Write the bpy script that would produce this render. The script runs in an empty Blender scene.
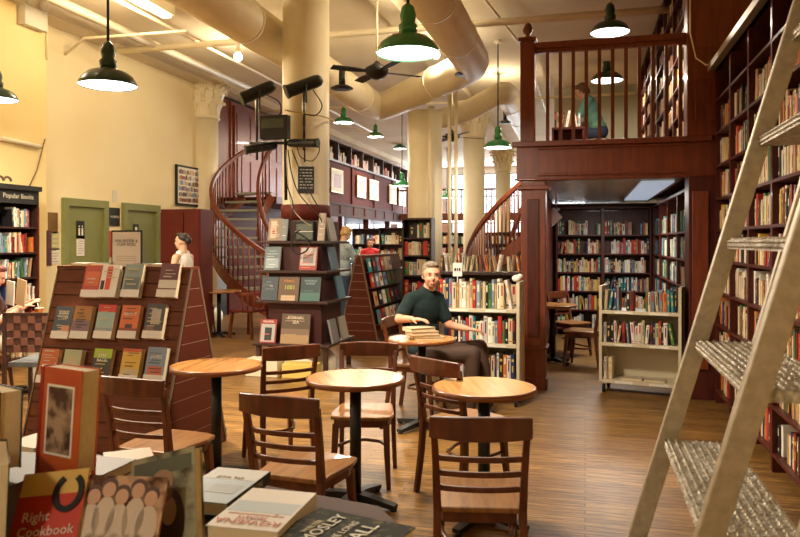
import bpy, bmesh, math, random
from mathutils import Vector, Matrix, Euler
R = math.radians; PI = math.pi
rnd = random.Random(7)
sc = bpy.context.scene
C = sc.collection
F = 720.0; H = 1.55; HY = 242.0
A = math.atan(185/720); sA, cA = math.sin(A), math.cos(A)

# ---------- places: lateral / depth / height seen from the entrance, and survey helpers ----------
def W(l, d, z=0.0): return Vector((-d*sA + l*cA, d*cA + l*sA, z))
def P(px, py, z): d = (H-z)*F/(py-HY); return W((px-400)/F*d, d, z)
def PD(px, py, d): return W((px-400)/F*d, d, H-(py-HY)*d/F)
def PX(px, py, X): k = (px-400)/F; return PD(px, py, X/(-sA+k*cA))
def PY(px, py, Y): k = (px-400)/F; return PD(px, py, Y/(cA+k*sA))
def face(phi): return A - R(phi)      # yaw of a thing whose front (+Y) turns phi degrees clockwise from the view axis

# ---------- materials ----------
M = {}
def mat(name, col, rough=.5, metal=0, emit=None, es=0, col2=None, scale=(1,1,1), nscale=6, bump=0, spec=.5, kind='noise', coord='Object', lo=.35, hi=.65, coat=0, alpha=1, trans=0):
    m = bpy.data.materials.new(name); m.use_nodes = True; M[name] = m
    nt = m.node_tree; b = nt.nodes['Principled BSDF']
    b.inputs['Base Color'].default_value = (*col, 1); b.inputs['Roughness'].default_value = rough
    b.inputs['Metallic'].default_value = metal; b.inputs['Specular IOR Level'].default_value = spec
    b.inputs['Coat Weight'].default_value = coat; b.inputs['Transmission Weight'].default_value = trans
    b.inputs['Alpha'].default_value = alpha
    if emit: b.inputs['Emission Color'].default_value = (*emit, 1); b.inputs['Emission Strength'].default_value = es
    if col2:
        tc = nt.nodes.new('ShaderNodeTexCoord'); mp = nt.nodes.new('ShaderNodeMapping')
        mp.inputs['Scale'].default_value = scale
        nt.links.new(tc.outputs[coord], mp.inputs['Vector'])
        n = nt.nodes.new('ShaderNodeTexNoise'); n.inputs['Scale'].default_value = nscale; n.inputs['Detail'].default_value = 5
        nt.links.new(mp.outputs[0], n.inputs['Vector'])
        r = nt.nodes.new('ShaderNodeValToRGB'); r.color_ramp.elements[0].position = lo; r.color_ramp.elements[1].position = hi
        r.color_ramp.elements[0].color = (*col, 1); r.color_ramp.elements[1].color = (*col2, 1)
        nt.links.new(n.outputs['Fac'], r.inputs[0]); nt.links.new(r.outputs[0], b.inputs['Base Color'])
        if bump:
            bp = nt.nodes.new('ShaderNodeBump'); bp.inputs['Strength'].default_value = bump; bp.inputs['Distance'].default_value = .01
            nt.links.new(n.outputs['Fac'], bp.inputs['Height']); nt.links.new(bp.outputs[0], b.inputs['Normal'])
    return m
mat('cream_wall', (.86,.73,.45), .8, col2=(.89,.78,.51), nscale=1.2)
mat('yellow_wall', (.84,.66,.30), .8, col2=(.87,.71,.36), nscale=1.2)
mat('cream_paint', (.82,.72,.50), .5, col2=(.87,.78,.58), nscale=3)
mat('ceiling', (.66,.57,.42), .85, col2=(.76,.67,.52), nscale=.8)
mat('white_wall', (.75,.74,.70), .8)
mat('grey_wall', (.42,.40,.30), .85)
mat('green_paint', (.20,.215,.065), .5, col2=(.225,.24,.08), nscale=2)
mat('mahogany', (.05,.008,.005), .42, col2=(.085,.014,.008), scale=(1,1,.12), nscale=30, coat=.03, spec=.35)
mat('mahogany_red', (.13,.022,.007), .4, col2=(.19,.036,.010), scale=(1,1,.12), nscale=25, coat=.08)
mat('dark_case', (.03,.010,.007), .45, col2=(.045,.015,.010), nscale=10)
mat('red_panel', (.095,.010,.005), .6, col2=(.12,.015,.007), nscale=4, spec=.3)
mat('chair_wood', (.075,.016,.005), .36, col2=(.14,.034,.010), scale=(1,1,.2), nscale=18, coat=.15)
mat('seat_wood', (.17,.07,.02), .3, col2=(.30,.135,.04), scale=(6,.6,1), nscale=8, coat=.2)
mat('oak_top', (.36,.145,.032), .25, col2=(.54,.25,.07), scale=(5,.35,1), nscale=5, coat=.25)
mat('oak_pale', (.50,.25,.07), .22, col2=(.68,.38,.13), scale=(5,.35,1), nscale=5, coat=.3)
mat('table_edge', (.22,.07,.02), .3, coat=.3)
mat('black_metal', (.012,.012,.012), .4, spec=.4)
mat('black_matte', (.012,.011,.011), .75)
mat('rubber', (.015,.015,.015), .8)
mat('aluminium', (.40,.35,.27), .45, .6, col2=(.50,.44,.35), nscale=40)
mat('steel_tread', (.30,.27,.21), .42, .6, col2=(.62,.58,.50), nscale=60, scale=(1,1,1), bump=.9)
mat('cart_cream', (.62,.54,.38), .45)
mat('green_enamel', (.04,.27,.09), .25, coat=.4)
mat('dark_green_enamel', (.012,.045,.028), .3, coat=.3)
mat('lamp_glow', (1,1,1), .5, emit=(1.0,.98,.95), es=9)
mat('reflection_glow', (.8,.9,1), .5, emit=(.55,.75,1.0), es=.55)
mat('warm_glow', (1,.9,.7), .5, emit=(1,.78,.42), es=14)
mat('bulb_glow', (1,.95,.85), .5, emit=(1,.86,.62), es=25)
mat('paper', (.80,.76,.66), .8)
mat('white_card', (.72,.68,.64), .6)
mat('page_edge', (.70,.56,.34), .85, col2=(.78,.64,.42), nscale=60, scale=(1,1,8))
mat('white_plastic', (.7,.66,.56), .5)
mat('brown_trim', (.15,.09,.05), .6)
mat('clear_plastic', (.9,.9,.9), .05, trans=.9)
mat('drink', (.55,.18,.04), .2)
mat('yellow_box', (.75,.55,.12), .6)
mat('brass', (.35,.22,.08), .4, .8)
mat('ink', (.02,.02,.02), .6)
mat('tin', (.55,.42,.24), .22, .9, col2=(.7,.56,.34), nscale=6, scale=(6,1,1), bump=.3)
mat('glass_day', (.9,.95,1), .1, emit=(.80,.90,1.0), es=3.2)
mat('slat_wood', (.105,.028,.010), .6, spec=.25, col2=(.145,.040,.014), scale=(.4,4,4), nscale=12)
mat('slat_insert', (.42,.30,.20), .5)
mat('slat_red', (.085,.016,.006), .6, spec=.2)
mat('skin', (.60,.31,.20), .55, spec=.3)
mat('skin_pale', (.70,.42,.28), .55, spec=.3)
def simple(name, col, rough=.6, **k):
    return M.get(name) or mat(name, col, rough, **k)
def colour(c, rough=.5):
    n = 'c_%02x%02x%02x' % tuple(int(max(0,min(1,x))*255) for x in c)
    return M.get(n) or mat(n, c, rough)

# floor boards
def floor_mat():
    m = bpy.data.materials.new('floor_boards'); m.use_nodes = True; M['floor_boards'] = m
    nt = m.node_tree; b = nt.nodes['Principled BSDF']; L = nt.links
    tc = nt.nodes.new('ShaderNodeTexCoord')
    br = nt.nodes.new('ShaderNodeTexBrick'); br.inputs['Scale'].default_value = 1
    br.inputs['Brick Width'].default_value = 1.1; br.inputs['Row Height'].default_value = .058
    br.inputs['Mortar Size'].default_value = .0028; br.inputs['Mortar Smooth'].default_value = .2
    br.offset = .37; br.inputs['Color1'].default_value = (.36,.205,.068,1); br.inputs['Color2'].default_value = (.215,.112,.036,1)
    br.inputs['Mortar'].default_value = (.035,.017,.008,1)
    L.new(tc.outputs['Object'], br.inputs['Vector'])
    mp = nt.nodes.new('ShaderNodeMapping'); mp.inputs['Scale'].default_value = (1.3, 22, 1)
    L.new(tc.outputs['Object'], mp.inputs[0])
    n = nt.nodes.new('ShaderNodeTexNoise'); n.inputs['Scale'].default_value = 3.0; n.inputs['Detail'].default_value = 8; n.inputs['Roughness'].default_value = .7
    L.new(mp.outputs[0], n.inputs['Vector'])
    r = nt.nodes.new('ShaderNodeValToRGB'); r.color_ramp.elements[0].position = .38; r.color_ramp.elements[1].position = .66
    r.color_ramp.elements[0].color = (.22,.19,.17,1); r.color_ramp.elements[1].color = (1.45,1.38,1.15,1)
    L.new(n.outputs['Fac'], r.inputs[0])
    n2 = nt.nodes.new('ShaderNodeTexNoise'); n2.inputs['Scale'].default_value = .55; n2.inputs['Detail'].default_value = 3
    L.new(tc.outputs['Object'], n2.inputs['Vector'])
    r2 = nt.nodes.new('ShaderNodeValToRGB'); r2.color_ramp.elements[0].position = .35; r2.color_ramp.elements[1].position = .7
    r2.color_ramp.elements[0].color = (.85,.8,.72,1); r2.color_ramp.elements[1].color = (1.2,1.2,1.15,1)
    L.new(n2.outputs['Fac'], r2.inputs[0])
    m1 = nt.nodes.new('ShaderNodeMixRGB'); m1.blend_type = 'MULTIPLY'; m1.inputs[0].default_value = 1
    L.new(br.outputs['Color'], m1.inputs[1]); L.new(r.outputs[0], m1.inputs[2])
    m2 = nt.nodes.new('ShaderNodeMixRGB'); m2.blend_type = 'MULTIPLY'; m2.inputs[0].default_value = 1
    L.new(m1.outputs[0], m2.inputs[1]); L.new(r2.outputs[0], m2.inputs[2]); L.new(m2.outputs[0], b.inputs['Base Color'])
    b.inputs['Roughness'].default_value = .38
    bp = nt.nodes.new('ShaderNodeBump'); bp.inputs['Strength'].default_value = .35; bp.inputs['Distance'].default_value = .004
    L.new(n.outputs['Fac'], bp.inputs['Height']); L.new(bp.outputs[0], b.inputs['Normal'])
floor_mat()
mat('speckled', (.022,.024,.016), .75, spec=.15, col2=(.20,.16,.05), nscale=45, lo=.52, hi=.75)
mat('orange_cloth', (.46,.065,.015), .5, col2=(.56,.11,.02), nscale=9)
mat('sepia_photo', (.07,.03,.018), .4, col2=(.42,.28,.18), nscale=26, lo=.42, hi=.6)
mat('crowd_photo', (.09,.035,.018), .22, col2=(.60,.38,.25), nscale=22, lo=.42, hi=.62, coat=.5)
mat('illustrated', (.05,.035,.018), .4, col2=(.34,.32,.20), nscale=14, lo=.4, hi=.56)

# shelf book materials: cloth colour from the object, title lettering light or dark
def book_mats():
    for nm, src in (('book_cloth', 'obj'), ('book_cloth_bulk', 'attr')):
        m = bpy.data.materials.new(nm); m.use_nodes = True; M[nm] = m
        nt = m.node_tree; b = nt.nodes['Principled BSDF']; b.inputs['Roughness'].default_value = .45
        if src == 'obj':
            o = nt.nodes.new('ShaderNodeObjectInfo'); nt.links.new(o.outputs['Color'], b.inputs['Base Color'])
        else:
            a = nt.nodes.new('ShaderNodeVertexColor'); a.layer_name = 'Cloth'; nt.links.new(a.outputs['Color'], b.inputs['Base Color'])
book_mats()
TITLE = [colour((.75,.70,.55)), colour((.02,.02,.03)), colour((.60,.42,.10)), colour((.45,.03,.02))]

# ---------- mesh helpers ----------
class MB:
    def __init__(s): s.v = []; s.f = []; s.m = []; s.sm = []
    def add(s, vs, fs, mi=0, T=None, smooth=False):
        n = len(s.v)
        s.v += [tuple(T @ Vector(v)) if T else tuple(v) for v in vs]
        s.f += [tuple(n+i for i in f) for f in fs]; s.m += [mi]*len(fs); s.sm += [smooth]*len(fs)
        return s
    def box(s, x0, x1, y0, y1, z0, z1, mi=0, T=None):
        vs = [(x0,y0,z0),(x1,y0,z0),(x1,y1,z0),(x0,y1,z0),(x0,y0,z1),(x1,y0,z1),(x1,y1,z1),(x0,y1,z1)]
        return s.add(vs, [(0,3,2,1),(4,5,6,7),(0,1,5,4),(1,2,6,5),(2,3,7,6),(3,0,4,7)], mi, T)
    def lathe(s, prof, n=24, mi=0, T=None, cap=True, smooth=True):
        vs = []; fs = []
        for r, z in prof:
            for k in range(n): a = 2*PI*k/n; vs.append((r*math.cos(a), r*math.sin(a), z))
        for i in range(len(prof)-1):
            for k in range(n):
                k2 = (k+1) % n; fs.append((i*n+k, i*n+k2, (i+1)*n+k2, (i+1)*n+k))
        s.add(vs, fs, mi, T, smooth)
        if cap:
            b = len(s.v)-len(vs)
            s.f += [tuple(b+k for k in reversed(range(n))), tuple(b+(len(prof)-1)*n+k for k in range(n))]; s.m += [mi, mi]; s.sm += [False, False]
        return s
    def tube(s, pts, r, n=8, mi=0, T=None, cap=True):
        pts = [Vector(p) for p in pts]; vs = []; fs = []; up = None
        for i, p in enumerate(pts):
            d = (pts[min(i+1, len(pts)-1)] - pts[max(i-1, 0)]).normalized()
            if up is None: up = Vector((0,0,1)) if abs(d.z) < .9 else Vector((1,0,0))
            x = d.cross(up)
            if x.length < 1e-4: x = d.orthogonal()
            x.normalize(); y = x.cross(d).normalized(); up = y
            rr = r[i] if isinstance(r, (list, tuple)) else r
            for k in range(n): a = 2*PI*k/n; vs.append(p + (x*math.cos(a)+y*math.sin(a))*rr)
        for i in range(len(pts)-1):
            for k in range(n):
                k2 = (k+1) % n; fs.append((i*n+k, (i+1)*n+k, (i+1)*n+k2, i*n+k2))
        fs2 = [tuple(range(n)), tuple((len(pts)-1)*n+k for k in reversed(range(n)))] if cap else []
        s.add(vs, fs, mi, T, True)
        if cap:
            b = len(s.v)-len(vs)
            for f in fs2: s.f.append(tuple(b+i for i in f)); s.m.append(mi); s.sm.append(False)
        return s
    def bar(s, pts, w, h, up=(0,0,1), mi=0, T=None):
        pts = [Vector(p) for p in pts]; up = Vector(up); vs = []; fs = []
        for i, p in enumerate(pts):
            d = (pts[min(i+1, len(pts)-1)] - pts[max(i-1, 0)]).normalized()
            x = d.cross(up).normalized(); u = x.cross(d).normalized()
            ww = w[i] if isinstance(w, (list, tuple)) else w; hh = h[i] if isinstance(h, (list, tuple)) else h
            for a, b in ((-1,-1),(1,-1),(1,1),(-1,1)): vs.append(p + x*a*ww/2 + u*b*hh/2)
        for i in range(len(pts)-1):
            for k in range(4):
                k2 = (k+1) % 4; fs.append((i*4+k, i*4+k2, (i+1)*4+k2, (i+1)*4+k))
        e = (len(pts)-1)*4; fs += [(3,2,1,0), (e,e+1,e+2,e+3)]
        return s.add(vs, fs, mi, T)
    def prism(s, poly, z0, z1, mi=0, T=None):
        n = len(poly); vs = [(x,y,z0) for x,y in poly]+[(x,y,z1) for x,y in poly]
        fs = [tuple(reversed(range(n))), tuple(range(n, 2*n))]+[(i,(i+1)%n,n+(i+1)%n,n+i) for i in range(n)]
        return s.add(vs, fs, mi, T)
    def ell(s, c, r, mi=0, T=None, n=14, rot=None):
        vs = []; fs = []; c = Vector(c); m = n//2
        if not isinstance(r, (list, tuple, Vector)): r = (r,r,r)
        for i in range(m+1):
            t = PI*i/m
            for k in range(n):
                a = 2*PI*k/n; v = Vector((r[0]*math.sin(t)*math.cos(a), r[1]*math.sin(t)*math.sin(a), r[2]*math.cos(t)))
                vs.append(c + (rot @ v if rot else v))
        for i in range(m):
            for k in range(n):
                k2 = (k+1) % n; fs.append((i*n+k, (i+1)*n+k, (i+1)*n+k2, i*n+k2))
        return s.add(vs, fs, mi, T, True)
    def build(s, name, mats, parent=None, bevel=0, weld=False):
        me = bpy.data.meshes.new(name); me.from_pydata(s.v, [], s.f)
        if not isinstance(mats, (list, tuple)): mats = [mats]
        for m in mats: me.materials.append(M[m] if isinstance(m, str) else m)
        me.polygons.foreach_set('material_index', s.m); me.polygons.foreach_set('use_smooth', s.sm)
        me.update()
        o = bpy.data.objects.new(name, me); C.objects.link(o)
        if parent: o.parent = parent
        if bevel:
            b = o.modifiers.new('Bevel', 'BEVEL'); b.width = bevel; b.segments = 2; b.limit_method = 'ANGLE'; b.angle_limit = R(50)
        return o
def tag(o, label=None, cat=None, group=None, kind=None):
    if label: o['label'] = label
    if cat: o['category'] = cat
    if group: o['group'] = group
    if kind: o['kind'] = kind
    return o
def empty(name, loc=(0,0,0), rz=0, label=None, cat=None, group=None):
    o = bpy.data.objects.new(name, None); C.objects.link(o); o.empty_display_size = .1
    o.location = loc; o.rotation_euler = (0,0,rz); return tag(o, label, cat, group)
def struct(name, mb, mats, bevel=0): return tag(mb.build(name, mats, bevel=bevel), kind='structure')
def copy_tree(o, parent=None):
    c = o.copy(); C.objects.link(c); c.parent = parent
    for k in ('label',):
        pass
    for ch in list(o.children): copy_tree(ch, c)
    return c
def text(name, body, size, m, parent, loc, rot=(0,0,0), align='CENTER', sx=1.0):
    cu = bpy.data.curves.new(name, 'FONT'); cu.body = body; cu.size = size; cu.align_x = align; cu.align_y = 'CENTER'
    cu.resolution_u = 2; cu.space_line = .9; cu.extrude = .0004
    cu.materials.append(M[m] if isinstance(m, str) else m)
    t0 = bpy.data.objects.new(name, cu); me = bpy.data.meshes.new_from_object(t0); bpy.data.objects.remove(t0)
    o = bpy.data.objects.new(name, me); C.objects.link(o); o.parent = parent; o.location = loc; o.rotation_euler = rot; o.scale = (sx,1,1)
    return o
def T_(loc, rz=0): return Matrix.Translation(loc) @ Matrix.Rotation(rz, 4, 'Z')

# =====================================================================
# THE ROOM
# =====================================================================
CZ = 4.8; XL = -7.4; XR = 1.6; YB = 31.0; YN = -3.0
struct('floor', MB().box(-11, 4, YN-.2, YB+.2, -.1, 0), 'floor_boards')
cl = MB().box(-11, 4, YN-.2, YB+.2, CZ, CZ+.1)
struct('ceiling', cl, 'ceiling')
struct('wall_near', MB().box(-11, 4, YN-.2, YN, 0, CZ), 'cream_wall')
struct('wall_right', MB().box(XR, XR+.15, YN, YB, 0, CZ), 'yellow_wall')
struct('wall_left', MB().box(XL-.2, XL, 8.35, 13.3, 0, CZ), 'cream_wall')
struct('wall_pier', MB().box(XL-.2, -7.15, YN, 8.35, 0, CZ), 'yellow_wall')
struct('wall_far_left', MB().box(-11, -10.8, YN, YB, 0, CZ), 'white_wall')
# far wall with big daylight windows
fw = MB()
fw.box(-11, 4, YB, YB+.2, 0, .5); fw.box(-11, 4, YB, YB+.2, 4.5, CZ)
for x in (-11, -8.6, -6.1, -3.6, -1.1, 1.4): fw.box(x, x+.45, YB, YB+.2, .5, 4.5)
fw.box(-11, 4, YB, YB+.2, 2.35, 2.6)
struct('wall_back', fw, 'white_wall')
for i, x in enumerate((-10.55, -8.15, -5.65, -3.15, -.65)):
    w = MB(); x1 = x+2.05
    for zz in (.5, 1.4, 2.6, 3.5, 4.46): w.box(x, x1, YB+.02, YB+.08, zz, zz+.05)
    for xx in (x, x+.66, x+1.34, x1-.04): w.box(xx, xx+.05, YB+.02, YB+.08, .5, 4.5)
    wo = struct('window_%d' % (i+1), w, colour((.25,.32,.38)))
    g = MB().box(x, x1, YB+.09, YB+.1, .5, 4.5).build('pane', 'glass_day', wo)
# ceiling joists over the left aisle
for i, (X0, w_, h_) in enumerate(((-7.22, .34, .16), (-2.55, .28, .14))):
    struct('trim_%d' % (i+1), MB().box(X0-w_/2, X0+w_/2, YN, 30.9, CZ-h_, CZ-.001), 'ceiling')
tn = 3
def trim(mb, m, bevel=0):
    global tn
    o = struct('trim_%d' % tn, mb, m, bevel); tn += 1; return o

# doors in the left wall
def restroom_door(n, px0, px1, extra):
    y0 = PX(px0, 220, XL).y; y1 = PX(px1, 220, XL).y; zt = 2.2
    fr = MB()
    fr.box(XL+.001, XL+.06, y0, y0+.11, 0, zt); fr.box(XL+.001, XL+.06, y1-.11, y1, 0, zt); fr.box(XL+.001, XL+.06, y0+.11, y1-.11, zt-.12, zt)
    d = struct('door_%d' % n, MB().box(XL+.001, XL+.02, y0+.11, y1-.11, 0, zt-.12), 'green_paint')
    fr.build('door_frame', 'green_paint', d, bevel=.006)
    MB().ell((XL+.06, y1-.2, 1.0), .03).build('door_handle', 'brass', d)
    return y0, y1
a0, a1 = restroom_door(1, 61, 106, 0)
b0, b1 = restroom_door(2, 121, 158, 0)
def wall_sign(name, label, px, py, w, h, m, X=XL, txt=None, tm='paper', ts=.05, art=None, cat='sign', X0=None):
    c = PX(px, py, X); e = empty(name, (X+.004, c.y, c.z), PI/2, label, cat)
    MB().box(-w/2, w/2, -.008, 0, -h/2, h/2).build('board', m, e)
    if txt: text('lettering', txt, ts, tm, e, (0, -.0095, 0), (PI/2,0,0))
    if art:
        a = MB()
        for k in range(art): z = h*.36 - k*h*.72/max(1,art-1); a.box(-w*.36, w*(.36 if k%3 else .2), -.0095, -.008, z-h*.018, z+h*.018)
        a.build('printing', tm, e)
    return e
s1 = wall_sign('restroom_sign', 'black restroom sign with two white figures on the left green door', 80, 230, .17, .27, 'black_metal', X=XL+.025)
fg = MB()
for sx in (-.035,.035): fg.box(sx-.018, sx+.018, -.0105, -.009, -.08, .03); fg.lathe([(.014,0),(.014,.0015)], 10, T=Matrix.Translation((sx,-.009,.055))@Matrix.Rotation(PI/2,4,'X'))
fg.build('pictogram', 'paper', s1)
wall_sign('notice', 'white paper notice taped below the restroom sign on the green door', 80, 246, .17, .3, 'paper', X=XL+.025, art=7, tm=colour((.4,.38,.4)))
s2 = wall_sign('restroom_sign', 'small black pictogram sign on the right-hand green door', 135.5, 230, .14, .2, 'black_metal', X=XL+.025)
MB().box(-.03,.03,-.0105,-.009,-.04,.05).build('pictogram', 'paper', s2)
wall_sign('door_sign', 'black sign reading WOMEN on the cream wall between the green doors', 114, 217, .27, .3, 'black_metal', txt='WOMEN', ts=.055)
wall_sign('notice', 'red-orange notice on the wall under the black sign', 111, 244, .24, .42, colour((.55,.06,.02)))
wall_sign('wall_sensor', 'small beige plastic box high on the cream wall between doors', 114.5, 196, .11, .18, 'white_plastic', cat='sensor')
wall_sign('picture', 'small brown framed picture left of the first green door', 52.5, 223, .19, .3, 'brass', txt=None, cat='picture')
wall_sign('flyer', 'pale yellow flyer pinned beside the first green door', 53.5, 241, .2, .26, colour((.62,.60,.30)), art=4, tm=colour((.3,.3,.2)), cat='flyer')
wall_sign('flyer', 'white flyer pinned lowest beside the first green door', 53.5, 256, .22, .22, 'paper', art=5, tm=colour((.3,.25,.2)), cat='flyer')
wall_sign('poster', 'narrow dark poster with pink edge beside the black bookcase', 48.5, 248, .1, .5, colour((.10,.03,.04)), cat='poster', X=XL+.001)
# framed poster of book shelves
fp = empty('framed_poster', (XL+.004, PX(189,184,XL).y, 2.62), PI/2, 'framed colour poster of bookshelves above the dark red cabinet', 'picture')
MB().box(-.50,.50,-.04,0,-.38,.38).build('frame', 'black_matte', fp, bevel=.004)
MB().box(-.46,.46,-.043,-.04,-.34,.34).build('mat_board', 'paper', fp)
pa = MB(); cols = [colour(c) for c in ((.35,.08,.04),(.55,.35,.18),(.15,.25,.45),(.6,.55,.4),(.1,.05,.04))]
for r_ in range(6):
    for c_ in range(18):
        pa.box(-.43+c_*.048, -.43+c_*.048+.043, -.0445, -.043, -.31+r_*.105, -.31+r_*.105+rnd.uniform(.06,.095), rnd.randrange(5))
pa.build('artwork', cols, fp)
# cabinet
cc = PY(185, 260, 11.2)
cb = empty('cabinet', (-6.08, 10.35, 0), R(0), 'tall dark red cabinet by the left wall behind the woman', 'cabinet')
MB().box(-.46,.24,-.2,.2,0,2.07).build('carcass', 'red_panel', cb, bevel=.01)
MB().box(-.45,-.05,-.225,-.2,.08,2.02).build('door', 'red_panel', cb, bevel=.006); MB().box(-.03,.23,-.225,-.2,.08,2.02).build('door', 'red_panel', cb, bevel=.006)

# ---------- columns ----------
def column(label, x, y, r, z1, cap=False, base=0, engaged=False):
    e = empty('column', (x, y, 0), 0, label, 'column')
    hz = z1-.75 if cap else z1
    s = MB().lathe([(r,base),(r,hz)], 32)
    if not base: s.lathe([(r*1.3,0),(r*1.3,.12),(r*1.12,.2),(r,.24)], 32, cap=False)
    s.build('shaft', 'cream_paint', e)
    if cap:
        c = MB().lathe([(r*1.08,hz-.06),(r*1.14,hz-.03),(r*1.08,hz),(r*1.02,hz+.04),(r*1.1,hz+.35),(r*1.45,hz+.6),(r*1.6,hz+.66),(r*1.6,z1)], 32)
        for tier, (z0, n, L) in enumerate(((hz+.02, 12, .28), (hz+.22, 12, .30), (hz+.42, 16, .2))):
            for k in range(n):
                a = 2*PI*(k+.5*(tier%2))/n; rr = r*(1.04+.13*tier)
                T = Matrix.Rotation(a, 4, 'Z')
                w = rr*2*PI/n*.42
                c.bar([(rr,0,z0),(rr*1.04,0,z0+L*.5),(rr*1.16,0,z0+L*.85),(rr*1.34,0,z0+L),(rr*1.36,0,z0+L*.86)], [.03,.04,.04,.03,.02], [w*1.2,w*1.9,w*1.5,w,w*.5], up=(0,1,0), T=T)
                c.ell((rr*1.33,0,z0+L*.93), .035, T=T, n=8)
        c.build('capital', 'cream_paint', e)
    return e
column('cream column with ornate capital at the end of the left wall', -7.42, 13.0, .30, CZ, True)
c1 = W((306-400)/F*8.85, 8.85); column('broad cream column rising behind the four-sided book tower', c1.x, c1.y, .285, CZ)
c2 = W(25/F*13, 13); column('cream column under the duct junction left of the hanging green lamps', c2.x, c2.y, .31, 3.89)
c3 = W(74/F*17, 17); column('cream column with leafy capital behind the curved right staircase', c3.x, c3.y, .25, CZ, True)
c4 = W(103/F*25, 25); column('farthest white column in front of the bright windows', c4.x, c4.y, .26, CZ, True)
for nm, px in (('two', 0),):
    for k, ppx in enumerate((449.5, 456)):
        q = W((ppx-400)/F*12.2, 12.2)
        tag(MB().tube([(q.x,q.y,0),(q.x,q.y,4.3)], .032, 10).build('riser_pipe', 'cream_paint'), ('left' if k==0 else 'right')+' one of two thin cream pipes rising beside the duct column', 'pipe')
q = W(31/F*12.6, 12.6)
tag(MB().tube([(q.x+.03,q.y-.1,0),(q.x+.03,q.y-.1,3.9)], .055, 10).build('riser_pipe', 'cream_paint'), 'thick cream pipe standing against the duct column', 'pipe')
# cream lower/darker cladding under column 1
lw = MB().lathe([(.305,1.81),(.305,1.98),(.29,2.0)], 32)
tag(lw.build('column_wrap', 'red_panel'), 'dark red painted sleeve around the broad cream column', 'column sleeve').location = (c1.x, c1.y, 0)

# ---------- ducts and pipes ----------
def duct(label, pts, r, seams=True):
    o = MB(); P2 = []
    pts = [Vector(p) for p in pts]
    for i, p in enumerate(pts):                 # round the corners
        if 0 < i < len(pts)-1:
            a = (pts[i-1]-p).normalized(); b = (pts[i+1]-p).normalized()
            for t in (0,.25,.5,.75,1):
                q0 = p+a*r*1.6*(1-t); q1 = p+b*r*1.6*t; P2.append(p + a*r*1.6*(1-t)**2 + b*r*1.6*t**2)
        else: P2.append(p)
    o.tube(P2, r, 24)
    if seams:
        for i in range(len(pts)-1):
            L = (pts[i+1]-pts[i]).length; d = (pts[i+1]-pts[i])/L
            k = 1.2
            while k < L-1: q = pts[i]+d*k; o.tube([q-d*.02, q+d*.02], r*1.03, 24); k += 1.5
    return tag(o.build('air_duct', 'cream_paint'), label, 'duct')
duct('large cream round air duct bending across the ceiling between columns', [(-1.62,-1,4.2),(-1.6,10.7,4.2),(-3.9,13.5,4.15),(-3.92,-1,4.2)], .26)
duct('smaller cream duct looping over toward the mezzanine', [(-3.0,14.1,3.95),(-2.2,13.9,4.1),(-1.38,12.9,4.25),(-1.42,19,4.2)], .2)
def pipe(label, pts, r=.035): return tag(MB().tube(pts, r, 8).build('ceiling_pipe', 'cream_paint'), label, 'pipe')
pipe('long cream pipe crossing under the ceiling from wall to mezzanine', [(-7.1,9.85,4.55),(1.5,9.85,4.55)], .05)
pipe('thick cream pipe running beside the left wall under the ceiling', [(-6.45,-2.5,4.6),(-6.45,13.2,4.6)], .06)
pipe('thin cream conduit leading back past the bright ceiling strip', [(-5.75,-2.5,4.62),(-5.75,20,4.62)], .025)
pipe('cream conduit angling up from the left wall below the ceiling', [(-7.38,9.0,4.3),(-6.9,8.8,4.45),(-5.4,9.0,4.5)], .02)
pipe('second cream pipe crossing the ceiling deep in the store', [(-7.3,15.5,4.6),(1,15.5,4.6)], .03)
pipe('conduit feeding the bare bulbs over the stair side', [(-1.55,3,4.72),(-1.3,9,4.7),(-.95,12,4.7),(-.9,19,4.7)], .02)
tag(MB().tube([PX(0,138,-7.12), PX(40,146.5,-7.12)], .03, 8).build('wall_pipe', 'cream_paint'), 'short cream pipe on the yellow wall above the black bookcase', 'pipe')
tag(MB().tube([PX(45,139,-7.12), PX(37,170,-7.12), PX(29,187,-7.12)], .008, 6).build('wall_cable', 'brown_trim'), 'thin cable drooping down the yellow wall to the bookcase', 'cable')
tag(MB().tube([PX(47,6,-7.12), PX(47.5,60,-7.12)], .01, 6).build('wall_cable', 'cream_paint'), 'cable running down the corner near the emergency light', 'cable')

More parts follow.
